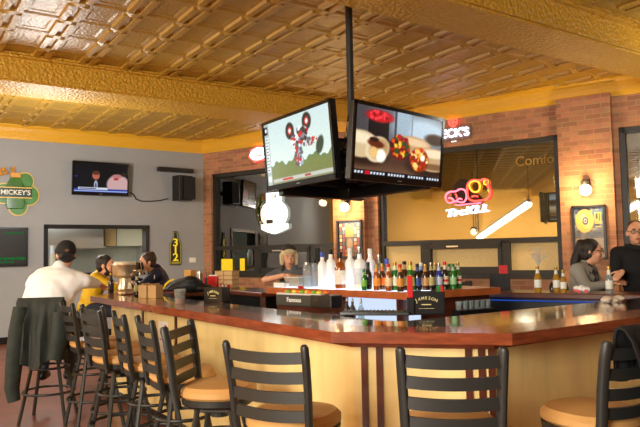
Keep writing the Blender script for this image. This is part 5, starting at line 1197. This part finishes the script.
p = fb(552, .2); r = thing('pepper_mill', 'small dark shaker left of the close pair of golden bottles', 'shaker', p); bm = B(); lathe(bm, [(0, 0), (.02, 0), (.022, .03), (.014, .06), (.02, .08), (0, .095)], 12); obj('shaker_body', bm, DARK, r, True)
p = fb(581.5, .12); r = thing('snack_packet', 'crumpled white and red packet on the counter before the woman', 'packet', p, af); bm = B()
for i in range(7): ball(bm, (random.uniform(-.05, .05), random.uniform(-.02, .02), .03+random.uniform(-.01, .02)), (.035, .025, .028), sub=1)
obj('packet_body', fuse(bm, .008, 1), WHITE, r); bm = B(); box(bm, (-.03, -.04, .02), (.06, .012, .022), Matrix.Rotation(.2, 3, 'Y')); box(bm, (.045, -.03, .02), (.03, .012, .03)); obj('packet_stripe', bm, RED, r)
# bar towel on right wing
p = atz(612, 302.3, TOPZ); r = thing('bar_towel', 'folded whitish bar towel at the right end of the bar', 'towel', (p.x, p.y, TOPZ), math.atan2(U.y, U.x)); bm = B()
for i in range(9): ball(bm, (-.07+.02*i, random.uniform(-.02, .02), .022+.008*math.sin(i)), (.035, .04, .022), sub=2)
obj('towel_cloth', fuse(bm, .009, 3), M('towel_cloth', hx(216, 200, 180), .9, bump=.4, bscale=60), r)
# utensils visible in the bar well on the right: a drink rack
p = onplane(485, 296, _n2, _n2.dot(K3)-.1) if False else (IS_K+V((_s2.x, _s2.y, 0))*.7+_n2*.02)
r = thing('glass_rack', 'low dark rack of glasses in the bar well right of the beers', 'rack', (p.x, p.y, .9), math.atan2(_s2.y, _s2.x)); bm = B(); box(bm, (0, -.0, .04), (.4, .1, .08), bev=.006); obj('rack_body', bm, PLASTIC, r)
for i in range(6): bm = B(); lathe(bm, [(0, .08), (.025, .08), (.03, .15), (.027, .15), (.022, .085), (0, .085)], 12, (-.16+.064*i, 0, 0)); obj('glass', bm, CLRB, r, True)

# ------------------------------------------------------------------ fluorescent fixtures reflected in the panes
def reflect_pt(px, py, dist):
    p = onplane(px, py, BN, CB+.135); d = ray(px, py).normalized(); d2 = d-BN*2*d.dot(BN); return p+d2*dist
FLT = EM('tube_glow', hx(255, 240, 205), 12)
for (x0, y0, d0, x1, y1, d1, lb) in ((529, 204, 8.0, 479, 238, 11.5, 'long fluorescent tube reflected in the middle of the long window'), (640, 203, 9.0, 612, 219, 11.5, 'long fluorescent tube reflected in the rightmost window')):
    a, b = reflect_pt(x0, y0, d0), reflect_pt(x1, y1, d1); r = thing('fluorescent_lamp', lb, 'ceiling light', (a+b)/2); bm = B(); tube(bm, [a-(a+b)/2, b-(a+b)/2], .09, 10); obj('tube', bm, FLT, r, True)
    bm = B(); o_ = Z*.1; tube(bm, [a-(a+b)/2+o_, b-(a+b)/2+o_], .06, 8); obj('housing', bm, WHITE, r)
    for e in (a, b): bm = B(); tube(bm, [e-(a+b)/2+o_, (e.x-(a+b).x/2, e.y-(a+b).y/2, CEIL-.02-(a+b).z/2)], .008, 6); obj('suspension_rod', bm, BLACK, r)

for px, py, dist, lb in ((474, 232, 9.5, 'small glass globe pendant reflected low in the long window'), (323, 203, 8.0, 'small glass globe pendant reflected in the left window beside the brick pier')):
    p = reflect_pt(px, py, dist); r = thing('pendant_lamp', lb, 'pendant lamp', p)
    for sx in (-.11, .11): bm = B(); ball(bm, (sx*.8, sx*.6, 0), .1, sub=2); obj('globe', bm, MATS['globe_glow'], r, True)
    bm = B(); tube(bm, [(0, 0, .08), (0, 0, CEIL-.02-p.z)], .012, 8); obj('stem', bm, BLACK, r); bm = B(); lathe(bm, [(0, .08), (.14, .1), (.05, .16), (0, .16)], 16); obj('lamp_cap', bm, BLACK, r, True)
# ------------------------------------------------------------------ added lights without lamp bodies
def light(kind, loc, e, col, size=.3, rot=None, sy=None):
    l = bpy.data.lights.new('added_light', kind); l.energy = e; l.color = col
    if kind == 'AREA':
        l.size = size
        if sy: l.shape = 'RECTANGLE'; l.size_y = sy
    else: l.shadow_soft_size = size
    o = bpy.data.objects.new('added_light', l); COL.objects.link(o); o.location = loc
    if rot: o.rotation_euler = rot
    return o
WARM = (1, .955, .83); NEUT = (1, .98, .93)
light('AREA', (-4.4, -3.4, 2.7), 680, WARM, 2.6, (rad(64), 0, rad(-33)))  # added soft key from behind the camera
light('POINT', (-.9, -1.6, 2.7), 85, WARM, .5)  # added fill beside the camera
light('POINT', (-9.4, 6.2, 2.9), 330, WARM, .3)  # added fill from far left, its reflection kept behind the pier
light('POINT', (-3.9, 9.0, 2.6), 120, NEUT, .3)  # added fill near the grey wall
_wn = V((R2.y-R0.y, -(R2.x-R0.x), 0)).normalized()
if _wn.x < 0: _wn = -_wn
_wp = R0.lerp(R2, .43)+_wn*1.6+Z*2.3
_q = (-_wn).to_track_quat('-Z', 'Y').to_euler()
light('AREA', tuple(_wp), 430, (1, .86, .6), 9, tuple(_q), 1.6)  # added wash on the end wall to brighten its window reflection
light('POINT', (4.6, 6.4, 3.0), 50, WARM, .3)  # added fill near the far bar
light('AREA', tuple(UVp(2.6, CL+1.0, 2.85)), 90, (1, .95, .82), 1.2)
light('POINT', tuple(BWp(-3, 3.0, -5)), 700, (1, .8, .5), .5)  # added light outside to lift the street facade
S.world = bpy.data.worlds.new('night'); S.world.use_nodes = True
bg = S.world.node_tree.nodes['Background']; bg.inputs[0].default_value = (.02, .022, .03, 1); bg.inputs[1].default_value = .5
S.view_settings.view_transform = 'Standard'; S.view_settings.look = 'None'; S.view_settings.gamma = 1; S.view_settings.use_curve_mapping = False
S.view_settings.exposure = 0.35
